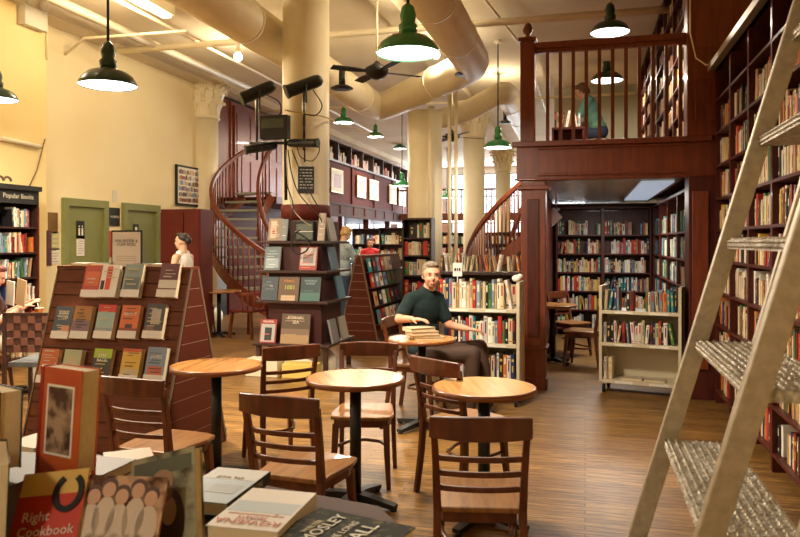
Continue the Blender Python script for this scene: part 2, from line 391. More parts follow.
# ---------- lamps ----------
def area(loc, r, e, col=(1,.87,.68), rot=(0,0,0)):
    l = bpy.data.lights.new('lamp_or_fill_light', 'AREA'); l.shape = 'DISK'; l.size = r*2; l.energy = e; l.color = col
    o = bpy.data.objects.new('lamp_or_fill_light', l); C.objects.link(o); o.location = loc; o.rotation_euler = rot; o['label'] = 'light'; return o
def point(loc, r, e, col=(1,.82,.55)):
    l = bpy.data.lights.new('bulb_light', 'POINT'); l.shadow_soft_size = r; l.energy = e; l.color = col
    o = bpy.data.objects.new('bulb_light', l); C.objects.link(o); o.location = loc; return o
def pendant(label, loc, r, m, light=0, glow='lamp_glow'):
    e = empty('pendant_lamp', loc, 0, label, 'lamp', None)
    k = r/.225
    MB().lathe([(r,0),(r*1.02,.012),(r*.98,.03*k),(r*.86,.075*k),(r*.66,.11*k),(r*.34,.135*k),(r*.26,.15*k)], 32, cap=False).build('shade', m, e)
    MB().lathe([(r*.28,.14*k),(r*.30,.20*k),(r*.22,.22*k),(r*.26,.27*k),(r*.2,.33*k),(r*.06,.36*k)], 20).build('lamp_neck', m, e)
    MB().lathe([(.001,-.012*k),(r*.5,-.008*k),(r*.85,.0*k),(r*.985,.008*k)], 28, cap=False).build('diffuser', glow, e)
    MB().tube([(0,0,.34*k),(0,0,CZ-loc[2])], .011, 8).build('rod', 'black_metal' if loc[2] < 3.2 else 'cream_paint', e)
    MB().lathe([(.05,CZ-loc[2]-.05),(.06,CZ-loc[2])], 14).build('ceiling_rose', 'cream_paint', e)
    if light: area((loc[0],loc[1],loc[2]-.02), r*.9, light)
    return e
G, DG = 'green_enamel', 'dark_green_enamel'
PLT = 170
pend = [
 ((108,86),5.8,.225,DG,'dark green pendant lamp hanging by the left cream wall',1.15),
 ((-3,100),7.4,.20,DG,'dark pendant lamp cut off by the left edge of the view',1),
 ((408,54),5.1,.225,G,'large bright green pendant lamp hanging nearest in the middle',1),
 ((610,33),8.5,.225,DG,'dark pendant lamp hanging above the mezzanine railing',.45),
 ((607,81),13,.28,DG,'green pendant lamp just above the man on the mezzanine',.5),
 ((498,148),11.6,.225,G,'green pendant lamp on a long rod left of the portal post',.2),
 ((343.5,123),16,.225,G,'small green pendant lamp right of the broad column',1),
 ((375.5,137),19,.215,G,'far green pendant lamp second along the gallery',1),
 ((400,149),24,.22,G,'far green pendant lamp third along the gallery',1),
 ((402,186),18,.22,G,'low green pendant lamp hung in front of the framed gallery pictures',.6),
 ((447,198),25,.22,G,'distant low green pendant lamp seen beside thin pipes',.8)]
for (p_, d_, r_, m_, lb, li) in pend:
    q = PD(p_[0], p_[1], d_); pendant(lb, tuple(q), r_, m_, PLT*li)
pendant('green pendant lamp near the left wall, out of the view', (-5.2, 1.6, 3.0), .225, G, PLT*.5)
pendant('added green pendant lamp behind the display table, out of the view', (-1.3, -1.6, 3.0), .225, G, 75)  # unseen lamp added to light the fronts of the foreground books
def bulb(label, px, py, z=4.5):
    q = P(px, py, z); e = empty('bare_bulb', q, 0, label, 'light bulb')
    MB().ell((0,0,0), (.065,.065,.075)).build('bulb', 'bulb_glow', e)
    MB().lathe([(.035,.06),(.045,.1),(.03,.14),(.02,CZ-z)], 12).build('socket', 'cream_paint', e)
    point((q.x,q.y,z-.12), .08, 75); return e
bulb('bare bulb glowing on the ceiling above the left column', 238, 57)
bulb('bare bulb at the top edge between duct and pipe', 427, 2)
bulb('bare bulb glowing right of the large duct end', 436, 54)
bulb('bare bulb glowing beside the mezzanine newel post', 499, 89)
fe = P(141, 4, 4.62); fl = empty('ceiling_fixture', fe, 0, 'bright strip light on the ceiling above the left pendant lamp', 'light')
MB().box(-.09,.09,-.65,.65,.04,.18).build('housing', 'cream_paint', fl); MB().box(-.06,.06,-.6,.6,.0,.04).build('tube', 'warm_glow', fl)
for q_, lb_ in (((-4.2,4.5),'added bare bulb over the slatwall display, above the view'),((-6.0,5.6),'added bare bulb near the yellow wall, above the view')):  # unseen bulbs added to wash the ceiling with warm light
    if 1:
        e = empty('bare_bulb', (q_[0],q_[1],4.5), 0, lb_, 'light bulb')
        MB().ell((0,0,0), (.065,.065,.075)).build('bulb', 'bulb_glow', e); MB().lathe([(.035,.06),(.045,.1),(.02,.3)], 12).build('socket', 'cream_paint', e)
    else: continue
    point((q_[0],q_[1],4.38), .08, 75)
point((fe.x, fe.y, 4.5), .15, 120, (1,.8,.5))

# fans and round vents
def fan(label, px, py, d, R_=.62, rot=0, n=4):
    q = PD(px, py, d); e = empty('ceiling_fan', q, rot, label, 'fan')
    MB().lathe([(.03,-.1),(.1,-.07),(.15,-.02),(.16,.04),(.06,.1),(.02,.14)], 20).build('motor', 'black_metal', e)
    MB().tube([(0,0,.12),(0,0,CZ-q.z)], .015, 8).build('rod', 'cream_paint', e)
    for k in range(n):
        T = Matrix.Rotation(2*PI*k/n, 4, 'Z')
        MB().bar([(.12,0,.0),(.24,0,.0),(R_*.6,0,.0),(R_,0,.0)], [.04,.1,.13,.12], .012, T=T @ Matrix.Rotation(R(10),4,'X')).build('blade', 'black_matte', e)
fan('dark ceiling fan hanging behind the large green pendant lamp', 377, 72, 9.3, .62, R(40))
fan('dark ceiling fan with broad blades beside the thin pipes', 452, 137, 14.5, .68, R(35))
for (px, py, d, r_, lb) in ((342,89,10.5,.16,'round black ceiling vent right of the broad column'),(466,75,10.4,.16,'round black vent under the large duct end'),(505,123,14.5,.12,'small round black vent under the looping duct')):
    q = PD(px, py, d)
    tag(MB().lathe([(r_,0),(r_*1.03,.015),(r_*.6,.05),(r_*.3,.05)], 24).lathe([(r_*.3,.05),(r_*.3,.3)],12).lathe([(r_*.7,-.012),(r_*.7,.0)],20).build('round_vent', 'black_metal'), lb, 'vent').location = q
# emergency light
eq = PX(29, 19, -7.15); el = empty('emergency_light', (-7.146, eq.y, eq.z), PI/2, 'cream emergency light with two round heads high on the yellow wall', 'light')
MB().box(-.2,.2,-.12,0,-.13,.13).build('housing', 'white_plastic', el, bevel=.01)
for s_ in (-1,1):
    MB().lathe([(.03,0),(.07,.03),(.075,.1),(.06,.11)], 16, T=Matrix.Translation((s_*.13,-.06,.2))@Matrix.Rotation(PI/2,4,'X')).build('lamp_head', 'white_plastic', el)

# =====================================================================
# BOOK ENGINE
# =====================================================================
PAL = {'cream':(.66,.54,.34),'white':(.72,.68,.60),'red':(.45,.03,.02),'dark red':(.16,.015,.015),'navy':(.02,.035,.11),'black':(.014,.012,.012),
 'green':(.06,.16,.06),'tan':(.42,.26,.12),'yellow':(.66,.44,.06),'orange':(.60,.17,.03),'teal':(.03,.22,.24),'grey blue':(.20,.27,.34),'brown':(.14,.06,.03),'pink':(.50,.18,.20)}
MIX = {'right': dict(cream=26,white=12,red=8,tan=14,orange=7,black=9,navy=4,green=4,yellow=5,brown=8,**{'dark red':8}),
 'pale': dict(cream=22,white=26,tan=8,red=8,navy=6,green=7,yellow=9,pink=5,teal=5,black=8,**{'grey blue':6}),
 'cool': {'grey blue':16,'white':14,'navy':14,'green':10,'teal':12,'black':18,'cream':9,'red':4},
 'cart': dict(white=24,cream=18,red=9,navy=9,black=12,teal=6,green=4,yellow=2,orange=3,tan=10,**{'grey blue':13,'dark red':8}),
 'warm': dict(tan=30,cream=26,orange=12,brown=12,white=8,red=8)}
def book_geo(v, bulk=False):
    """unit book: x thickness -.5..+.5, y 0 (spine) .. 1 (fore edge), z 0..1"""
    b = MB(); t = .09
    b.add([(-.5,.03,0),(-.25,-.0,0),(.25,-.0,0),(.5,.03,0),(-.5,.03,1),(-.25,0,1),(.25,0,1),(.5,.03,1)], [(0,1,5,4),(1,2,6,5),(2,3,7,6)], 0)
    b.add([(-.5,.03,0),(-.5,1,0),(-.5,1,1),(-.5,.03,1)], [(1,0,3,2)], 0); b.add([(.5,.03,0),(.5,1,0),(.5,1,1),(.5,.03,1)], [(0,1,2,3)], 0)
    b.add([(-.5+t,.02,.97),(.5-t,.02,.97),(.5-t,.97,.97),(-.5+t,.97,.97)], [(0,1,2,3)], 1)
    b.add([(-.5,.03,1),(-.5+t,.03,1),(-.5+t,1,1),(-.5,1,1)], [(0,1,2,3)], 0); b.add([(.5-t,.03,1),(.5,.03,1),(.5,1,1),(.5-t,1,1)], [(0,1,2,3)], 0)
    b.add([(-.5,.03,0),(.5,.03,0),(.5,1,0),(-.5,1,0)], [(3,2,1,0)], 0)
    b.add([(-.5+t,.97,0),(.5-t,.97,0),(.5-t,.97,.97),(-.5+t,.97,.97)], [(1,0,3,2)], 1)
    for z0, z1, w in ((( .62,.88,.22),(.12,.2,.2)), ((.35,.8,.16),(.88,.91,.4)), ((.7,.8,.3),(.3,.55,.18)), ((.5,.9,.2),(.08,.12,.3)))[v]:
        b.add([(-w,-.004,z0),(w,-.004,z0),(w,-.004,z1),(-w,-.004,z1)], [(0,1,2,3)], 2)
    return b
BM = []
for v in range(4):
    me_o = book_geo(v).build('book_proto', ['book_cloth','page_edge',TITLE[v]]); BM.append(me_o.data); bpy.data.objects.remove(me_o)
SPECS = []
def pick(mix):
    ks = list(mix); return rnd.choices(ks, [mix[k] for k in ks])[0]
def row(T, x0, x1, y, z, hmax, where, mix='pale', hmin=.17, fill=1.0, lean=.06, flat=False, tmin=.014, tmax=.042, yj=.015, dep=(.13,.17), gaps=.03):
    """T: matrix of the case; books from x0 to x1 with spines at y, standing at z; 'where' finishes the label"""
    x = x0+.003; n = 0; out = []
    tilt = 0
    while x < x1-.02:
        if rnd.random() < gaps: x += rnd.uniform(.04,.16); continue
        t = rnd.uniform(tmin, tmax); h = rnd.uniform(hmin, hmax); d = rnd.uniform(*dep)
        if x + t > x1: break
        if x > x0 + (x1-x0)*fill: break
        a = 0
        if rnd.random() < lean: a = rnd.uniform(.06,.2)*rnd.choice((-1,1))
        w = abs(h*math.sin(a)) + t*math.cos(a)
        if x + w > x1: a = 0; w = t
        if a > 0: px = x + t/2*math.cos(a)                        # leans right: foot at left
        elif a < 0: px = x + w - t/2*math.cos(a)
        else: px = x + t/2
        zz = z + abs(math.sin(a))*t/2 + .001
        out.append(dict(M=T @ Matrix.Translation((px, y+rnd.uniform(0,yj), zz)) @ Matrix.Rotation(a, 4, 'Y'), t=t*.97, h=h, d=d, c=pick(MIX[mix]), a=a))
        x += w + .0008
    for i, s in enumerate(out):
        s['i'] = i+1; s['n'] = len(out); s['where'] = where; SPECS.append(s)
ORD = ['','first','second','third','fourth','fifth','sixth','seventh','eighth','ninth','tenth','eleventh','twelfth','thirteenth','fourteenth','fifteenth','sixteenth','seventeenth','eighteenth','nineteenth','twentieth']
def ordn(i):
    if i <= 20: return ORD[i]
    tens = {2:'twenty',3:'thirty',4:'forty',5:'fifty',6:'sixty'}[i//10]
    return tens+('-'+ORD[i%10] if i%10 else 'th').replace('ty'+'th','tieth')
def case(name, label, cat, O, yaw, w, d, h, zs, m='mahogany', group=None, cornice=0, back=True, fillspec=None, side=.025, base=0, where=None, hshow=None, top_gap=.04, cornm='mahogany_red', shelf_t=.022):
    e = empty(name, O, yaw, label, cat, group)
    MB().box(0, side, 0, d, base, h).build('side_panel', m, e); MB().box(w-side, w, 0, d, base, h).build('side_panel', m, e)
    if back: MB().box(side, w-side, d-.012, d, base, h).build('back_panel', m if back is True else back, e)
    MB().box(0, w, -.01, d, h, h+.03).build('top_panel', m, e)
    for z in zs: MB().box(side, w-side, .0, d-.012, z-shelf_t, z).build('shelf', m, e)
    if cornice: MB().box(-.0, w, -.05, .0, h-.02, h+cornice).build('cornice', cornm, e)
    if fillspec:
        T = T_(Vector(O), yaw); zz = list(zs)+[h]
        for i in range(len(zs)):
            fs = dict(fillspec); gap = zz[i+1]-zz[i]-.03
            if fs.get('skip') and i in fs['skip']: continue
            fs.pop('skip', None)
            hm = min(fs.pop('hmax', .25), gap-.02); hn = min(fs.pop('hmin', .16), hm-.03)
            row(T, side, w-side, .03, zs[i], hm, '%s shelf up, %s' % (ordn(i+1), where), hmin=hn, **fs)
    return e

# ---------- right wall bookcases ----------
zsR = [.13,.45,.77,1.08,1.38,1.67,1.97,2.28,2.60,2.92]
yy = 7.5
namesR = ['bay beside the portal','second bay from the portal','third bay from the portal','bay behind the ladder','bay nearest the viewer','end bay']
for k in range(6):
    o = case('bookcase', ['tall mahogany wall bookcase bay touching the portal post','tall wall bookcase bay second from the portal post','tall wall bookcase bay third from the portal post','tall wall bookcase bay half hidden by the metal ladder','tall wall bookcase bay at the right edge of the view','tall wall bookcase bay right beside the entrance'][k],
        'bookcase', (1.22, yy, 0), -PI/2, .72, .34, 3.2, zsR, 'mahogany', 'right wall bookcase bays', cornice=.0,
        fillspec=None, where=namesR[k])
    T = T_(Vector((1.22,yy,0)), -PI/2)
    if k < 5:
        for i, z in enumerate(zsR):
            z2 = (zsR+[3.2])[i+1]
            if i == len(zsR)-1: continue
            row(T, .028, .692, .03, z, min(.26, z2-z-.05), '%s shelf up, %s' % (ordn(i+1), namesR[k]), 'right', hmin=.175, lean=.05, gaps=.02, tmin=.016, tmax=.045)
    yy -= .72
tag(MB().box(1.15, 1.245, 3.18, 7.5, 3.2, 3.26).build('crown_moulding', 'aluminium'), 'pale ledge along the top of the right wall bookcases', 'moulding')

# ---------- portal and mezzanine ----------
MZ = 2.58; YP = 7.68
po = MB(); po.box(-.655,-.40,YP,YP+.26,0,2.2)
trim(po, 'mahogany_red', .008)
po = MB()
for zz in (.12,): po.box(-.675,-.38,YP-.02,YP+.28,0,zz)
po.box(-.69,-.365,YP-.035,YP+.29,2.10,2.14); po.box(-.68,-.375,YP-.025,YP+.28,.42,.45)
trim(po, 'mahogany_red', .006)
po = MB(); po.box(-.59,-.465,YP-.016,YP-.001,.55,2.0); trim(po, 'mahogany', .005)
trim(MB().box(.99,1.585,YP-.1,YP+.2,0,2.2), 'mahogany', .006)
trim(MB().box(1.02,1.17,YP-.125,YP-.101,.3,2.05), 'mahogany_red', .005)
fa = MB(); fa.box(-.70,1.585,YP-.02,YP+.12,2.2,2.58); trim(fa, 'mahogany_red', .004)
fa = MB(); fa.box(-.74,1.215,YP-.075,YP-.02,2.545,2.60); fa.box(-.48,1.0,YP-.05,YP-.02,2.515,2.535); fa.box(-.48,1.0,YP-.045,YP-.02,2.24,2.265); fa.box(-.72,1.215,YP-.05,YP-.02,2.195,2.215)
trim(fa, 'mahogany_red', .006)
struct('floor_mezzanine', MB().box(-.63,1.59,YP+.12,14.2,2.24,2.575), 'mahogany')
struct('ceiling_mezzanine', MB().box(-.60,1.0,YP+.13,12.6,2.215,2.239), 'tin')
# tall panelled pier above the portal's right side
trim(MB().box(.98,1.585,YP-.08,YP+.15,2.6,CZ-.01), 'mahogany_red', .004)
pn = MB()
for z0, z1 in ((2.75,3.15),(3.45,4.55)):
    pn.box(1.05,1.40,YP-.10,YP-.081,z0,z1)
trim(pn, 'mahogany_red', .01)
tag(MB().tube([(1.0,YP-.12,4.7),(1.0,YP-.12,3.6),(1.05,YP-.14,3.35),(1.14,YP-.16,3.27),(1.19,YP-.2,3.275)], .007, 6).build('loose_cord', 'cream_paint'), 'thin pale cord hanging down the panelled pier to the bookcase', 'cord')
# balustrade
bl = empty('balustrade', (0,YP+.04,MZ), 0, 'red-brown wooden railing with square balusters along the mezzanine edge', 'railing')
MB().box(-.66,-.51,-.075,.075,.02,1.08).build('newel_post', 'mahogany_red', bl, bevel=.006)
MB().box(-.68,-.49,-.09,.09,1.08,1.12).build('newel_cap', 'mahogany_red', bl, bevel=.006)
MB().lathe([(.03,0),(.035,.02),(.018,.035),(.05,.07),(.055,.10),(.035,.15),(.008,.17)], 16, T=Matrix.Translation((-.585,0,1.12))).build('finial', 'mahogany_red', bl)
MB().box(-.51,1.0,-.05,.05,1.0,1.065).box(-.51,1.0,-.03,.03,.955,1.0).build('handrail', 'mahogany_red', bl, bevel=.008)
for k in range(11): x = -.38 + k*.131; MB().box(x-.018,x+.018,-.018,.018,.02,.955).build('baluster', 'mahogany_red', bl)
# mezzanine bookcases on right
yy = 14.0
for k in range(6):
    wd = 1.0
    nm = 'mezzanine case %s' % ['farthest back','second from back','third from back','fourth from back','behind the railing','at the railing'][k]
    case('bookcase', 'mahogany bookcase on the mezzanine, ' + ['farthest back','second from the back','third from the back','third from the railing','second from the railing','closest to the railing'][k], 'bookcase',
        (1.0, yy, MZ), -PI/2, wd, .34, 2.1, [.05,.38,.71,1.04,1.37,1.70], 'mahogany', 'mezzanine bookcases', fillspec=dict(mix='right', gaps=.03, lean=.04, hmax=.26, hmin=.19, tmin=.02, tmax=.05), where=nm)
    yy -= wd
struct('wall_mezzanine_back', MB().box(-.63,1.59,15.6,15.7,2.58,CZ), 'grey_wall')
struct('wall_mezzanine_left', MB().box(-.63,-.52,9.2,12.6,0,2.2), 'mahogany')
struct('wall_mezzanine_rear', MB().box(-.63,1.59,12.66,12.76,0,2.2), 'mahogany')
# under the mezzanine
zsU = [.12,.43,.74,1.05,1.36,1.67]
for k, (lb, mx) in enumerate((('dark bookcase left half of the back wall under the mezzanine','pale'),('dark bookcase right half of the back wall under the mezzanine','cart'))):
    case('bookcase', lb, 'bookcase', (-.47+k*.755, 12.3, 0), 0, .755, .33, 2.1, zsU, 'mahogany', 'bookcases under the mezzanine', fillspec=dict(mix=mx, gaps=.03, lean=.06, hmax=.25, hmin=.17, tmin=.02, tmax=.045), where='%s back case under the mezzanine' % ('left','right')[k])
yy = 12.28
for k in range(4):
    case('bookcase', 'dark bookcase along the right side under the mezzanine, ' + ['deepest of four','second deepest of four','second from the portal','closest to the portal'][k], 'bookcase', (1.06, yy, 0), -PI/2, 1.05, .33, 2.1, zsU, 'mahogany', 'side bookcases under the mezzanine',
        fillspec=dict(mix='cool', gaps=.06, lean=.08, hmax=.25, hmin=.18, tmin=.02, tmax=.05), where='%s side case under the mezzanine' % ['deepest','second deepest','third','nearest'][k])
    yy -= 1.05
lp = empty('reflection_strip', (.78,9.9,2.2), 0, 'bluish glowing strip standing in for a reflection under the mezzanine ceiling beside the bookcases', 'light')  # glowing strip imitates a bluish reflection on the tin underside
MB().box(-.18,.16,-1.6,1.9,0,.014).build('diffuser', 'reflection_glow', lp)
mezz_fill = area((.3,10.3,2.17), .35, 85, (1,.93,.82));  # added fill without a fixture, brightens the shelves under the mezzanine

# =====================================================================
# LEFT: black bookcase, gallery, stairs
# =====================================================================
bbz = [.1,.45,.78,1.10,1.42,1.74]
bb = case('bookcase', 'black bookcase with gold lettering against the left yellow wall', 'bookcase', (-6.86, 7.02, 0), PI/2, .86, .28, 2.22, bbz, 'dark_case', None, cornice=.04, cornm='black_matte',
     fillspec=dict(mix='cart', gaps=.08, lean=.25, hmax=.25, hmin=.19, tmin=.02, tmax=.045), where='black left bookcase')
MB().box(.02,.84,-.012,0,2.03,2.2).build('sign_board', 'black_matte', bb)
text('lettering', 'Popular Books', .085, colour((.6,.55,.4)), bb, (.5,-.014,2.12), (PI/2,0,0))
MB().box(.835,.86,-.006,0,.1,2.0).build('edge_strip', 'red_panel', bb)
# ornament on top of it
orn = MB()
for k in range(3):
    pts = [(.12+.12*k+.06*math.cos(t), .1, .05+.05*math.sin(t)) for t in [i*PI/6 for i in range(7)]]
    orn.tube(pts, .015, 8)
oo = orn.build('scroll_ornament', 'brown_trim'); oo.location = (-6.86,7.1,2.26); oo.rotation_euler = (0,0,PI/2); tag(oo, 'brown scrolled ornament on top of the black bookcase', 'ornament')

def stair(label, cen, Ri, Ro, th0, th1, z0r, z1r, n, inner=True, soffit=True, mtread=colour((.33,.33,.27)), nb=34):
    """camera-plan angles th (deg), handrail heights z0r..z1r; treads .9 below"""
    e = empty('curved_staircase', (cen.x, cen.y, 0), 0, label, 'staircase')
    ang = lambda t: R(t)+A
    zt = lambda t: (z0r + (z1r-z0r)*(t-th0)/(th1-th0))
    def pt(r, t, z): return (r*math.cos(ang(t)), r*math.sin(ang(t)), z)
    for k in range(n):
        ta = th0+(th1-th0)*k/n; tb = th0+(th1-th0)*(k+1.12)/n; tm = th0+(th1-th0)*(k+1)/n; z = zt(tm)-.9
        b = MB(); S = 3
        vs = []; fs = []
        for i in range(S+1):
            t = ta+(tb-ta)*i/S
            for r_, zz in ((Ri,z-.04),(Ro,z-.04),(Ro,z),(Ri,z)): vs.append(pt(r_,t,zz))
        for i in range(S):
            for q in range(4): fs.append((i*4+q, i*4+(q+1)%4, (i+1)*4+(q+1)%4, (i+1)*4+q))
        fs += [(3,2,1,0),(S*4,S*4+1,S*4+2,S*4+3)]
        b.add(vs, fs); b.build('tread', mtread, e)
    for r_, on in ((Ro,True),(Ri,inner)):
        if not on: continue
        ts = [th0+(th1-th0)*i/28 for i in range(29)]
        MB().bar([pt(r_,t,zt(t)) for t in ts], .065, .08).build('handrail', 'stair_wood', e, bevel=.012)
        MB().bar([pt(r_,t,zt(t)-.98) for t in ts], .05, .2).build('stringer', 'stair_wood', e)
        m = nb if r_ == Ro else nb//2
        for i in range(m):
            t = th0+(th1-th0)*(i+.5)/m; a = zt(t)
            MB().tube([pt(r_,t,a-.9), pt(r_,t,a-.03)], .016, 6).build('baluster', 'stair_wood', e)
    if soffit:
        vs = []; fs = []; ts = [th0+(th1-th0)*i/24 for i in range(25)]
        for t in ts:
            for r_, dz in ((Ri+.03,-1.12),(Ro-.03,-1.12),(Ro-.03,-1.07),(Ri+.03,-1.07)): vs.append(pt(r_,t,max(.01,zt(t)+dz)))
        for i in range(24):
            for q in range(4): fs.append((i*4+q, i*4+(q+1)%4, (i+1)*4+(q+1)%4, (i+1)*4+q))
        MB().add(vs, fs).build('soffit', colour((.45,.42,.33)), e)
    return e
mat('stair_wood', (.15,.027,.010), .4, col2=(.21,.040,.014), scale=(1,1,.12), nscale=25, coat=.05)
stair('curved mahogany staircase with grey treads rising to the double doors', W(-2.05,14.1), .72, 1.60, 284, 140, .92, 3.46, 14, soffit=False)
stair('curved mahogany staircase with pale underside rising behind the portal post', W(2.6,13.0), .65, 1.40, 163, 268, .92, 3.0, 13)
# landing and panelling
struct('floor_landing', MB().box(-7.38,-6.25,13.95,17.2,2.36,2.5), 'mahogany')
struct('wall_stair', MB().box(-7.42,-7.36,13.99,21,0,2.36), 'red_panel')
trim(MB().box(-7.42,-7.38,13.31,14.04,2.5,4.6), 'stair_wood')
dd = empty('double_door', (-7.38, 14.1, 2.5), PI/2, 'tall mahogany panelled double doors at the head of the left stairs', 'door')
MB().box(-.05,2.95,-.03,.1,0,2.08).build('frame', 'stair_wood', dd)
for k in range(2):
    lf = MB().box(.06+k*1.42,1.44+k*1.42,-.07,-.031,.02,2.0).build('door_leaf', 'stair_wood', dd, bevel=.008)
    for z0, z1 in ((.15,.85),(1.0,1.85)):
        for j in range(2): MB().box(.14+k*1.42+j*.65,.69+k*1.42+j*.65,-.085,-.071,z0,z1).build('raised_panel', 'stair_wood', lf, bevel=.012)
# gallery front
YG0, YG1 = 17.2, 30.9
struct('floor_gallery', MB().box(-10.8,-7.42,14,YG1,2.36,2.5), 'mahogany')
mat('gallery_wood', (.12,.03,.022), .8, spec=.15)
mat('gallery_dark', (.09,.05,.045), .8, spec=.15)
trim(MB().box(-7.44,-7.38,YG0,YG1,2.74,4.0), 'gallery_wood')
gb = MB(); gb.box(-7.46,-7.34,YG0,YG1,2.70,2.78); gb.box(-7.46,-7.34,YG0,YG1,2.34,2.42); gb.box(-7.44,-7.36,YG0,YG1,2.42,2.70)
trim(gb, 'gallery_dark')
gb = MB(); y = YG0
while y < YG1: gb.box(-7.36,-7.33,y,y+.16,2.78,4.0); gb.box(-7.36,-7.33,y+.2,y+.3,2.42,2.70); gb.box(-7.36,-7.33,y+1.4,y+1.5,2.42,2.70); y += 2.55
trim(gb, 'gallery_wood')
gb = MB(); gb.box(-7.46,-7.30,YG0,YG1,3.98,4.04); trim(gb, colour((.10,.06,.05)))
trim(MB().box(-7.9,-7.85,YG0,YG1,4.04,4.65), 'black_matte'); trim(MB().box(-7.9,-7.36,YG0,YG1,4.62,4.66), colour((.10,.06,.05)))
struct('wall_gallery_top', MB().box(-7.95,-7.9,YG0,YG1,2.6,CZ), 'white_wall')
y = YG0
while y < YG1-1:
    trim(MB().box(-7.88,-7.36,y,y+.05,4.04,4.62), colour((.10,.06,.05)))
    row(T_(Vector((-7.42,y+.05,0)),PI/2), .02, 1.15, .02, 4.045, .42, 'gallery ledge', 'warm', hmin=.2, tmin=.05, tmax=.22, gaps=.25, lean=.1)
    y += 1.27
for i, (px0, px1, y0, y1) in enumerate(((330,342,167,194),(356,365,177,198),(368.5,377.5,180,202),(388.5,395.5,188,206),(398,404.5,190.5,208))):
    a = PX(px0, y0, -7.36); b = PX(px1, y1, -7.36); w_ = b.y-a.y
    pc = empty('framed_picture', (-7.355, a.y, 3.05), PI/2, ['framed brown picture on the gallery nearest the broad column','framed landscape print on the gallery, second from the column','framed blue print on the gallery, third from the column','framed print on the gallery, fourth from the column','last framed print on the gallery beside the duct column'][i], 'picture', 'framed pictures on the gallery')
    MB().box(0,w_,-.04,0,0,.72).build('frame', 'brass', pc); MB().box(.04,w_-.04,-.045,-.04,.04,.68).build('mat_board', 'paper', pc)
    MB().box(w_*.2,w_*.8,-.048,-.045,.16,.56).build('artwork', colour(((.3,.10,.05),(.35,.25,.16),(.18,.25,.36),(.4,.36,.3),(.3,.3,.28))[i]), pc)
# posts below the gallery and far bookcases
for i, y in enumerate((21.2, 24.0, 26.8)):
    tag(MB().box(-7.5,-7.3,y,y+.2,0,2.34).build('gallery_post', 'mahogany'), 'square mahogany post under the gallery, %s' % ('nearest of three','middle of three','farthest of three')[i], 'post')
def bgcase(label, px, d, w, h, zs, mix, where, m='dark_case', yaw=0, back='dark_case', **k):
    q = W((px-400)/F*d, d)
    return case('bookcase', label, 'bookcase', (q.x, q.y, 0), yaw, w, .3, h, zs, m, None, back=back, fillspec=dict(mix=mix, gaps=.06, lean=.12, hmax=.27, hmin=.2, tmin=.03, tmax=.09, **k), where=where)
bgcase('dark bookcase of picture books in front of the duct column', 402, 12.0, .5, 1.92, [.3,.65,1.0,1.33,1.62], 'pale', 'case before the duct column')
bgcase('low dark bookcase left of the duct column farther back', 379, 16.5, .75, 1.85, [.4,.8,1.15,1.5], 'pale', 'farther case left of duct column')
bgcase('dark bookcase beyond the blue-shirted browser', 352, 20, 1.0, 1.9, [.4,.8,1.15,1.5], 'cart', 'case beyond the browser')
bgcase('far low bookcase seen under the curved right stair', 440, 21, 2.6, 1.8, [.4,.8,1.15,1.5], 'cart', 'far case under the right stair')
bgcase('brown case of leaning paperbacks right behind the near cart', 436, 8.25, 1.05, 1.18, [.15,.5,.85], 'warm', 'case behind the near cart')
# leaning books on top of it
q = W(36/F*8.25, 8.25)
row(T_(q,0), .03, 1.02, .04, 1.212, .21, 'top of the case behind the near cart', 'warm', hmin=.16, lean=.9, gaps=.02, tmin=.02, tmax=.035)
# far gallery
struct('floor_far_gallery', MB().box(-7.3,1.59,28.4,30.9,2.4,2.7), 'mahogany_red')
fb = empty('far_railing', (0,28.45,2.7), 0, 'distant dark railing in front of the bright back windows', 'railing')
MB().box(-7.3,1.5,-.04,.04,.9,.98).build('handrail', 'mahogany_red', fb)
m_ = MB()
for k in range(44): x = -7.2+k*.2; m_.box(x,x+.04,-.02,.02,0,.9)
tag(m_.build('balusters', 'mahogany', fb), kind='stuff')

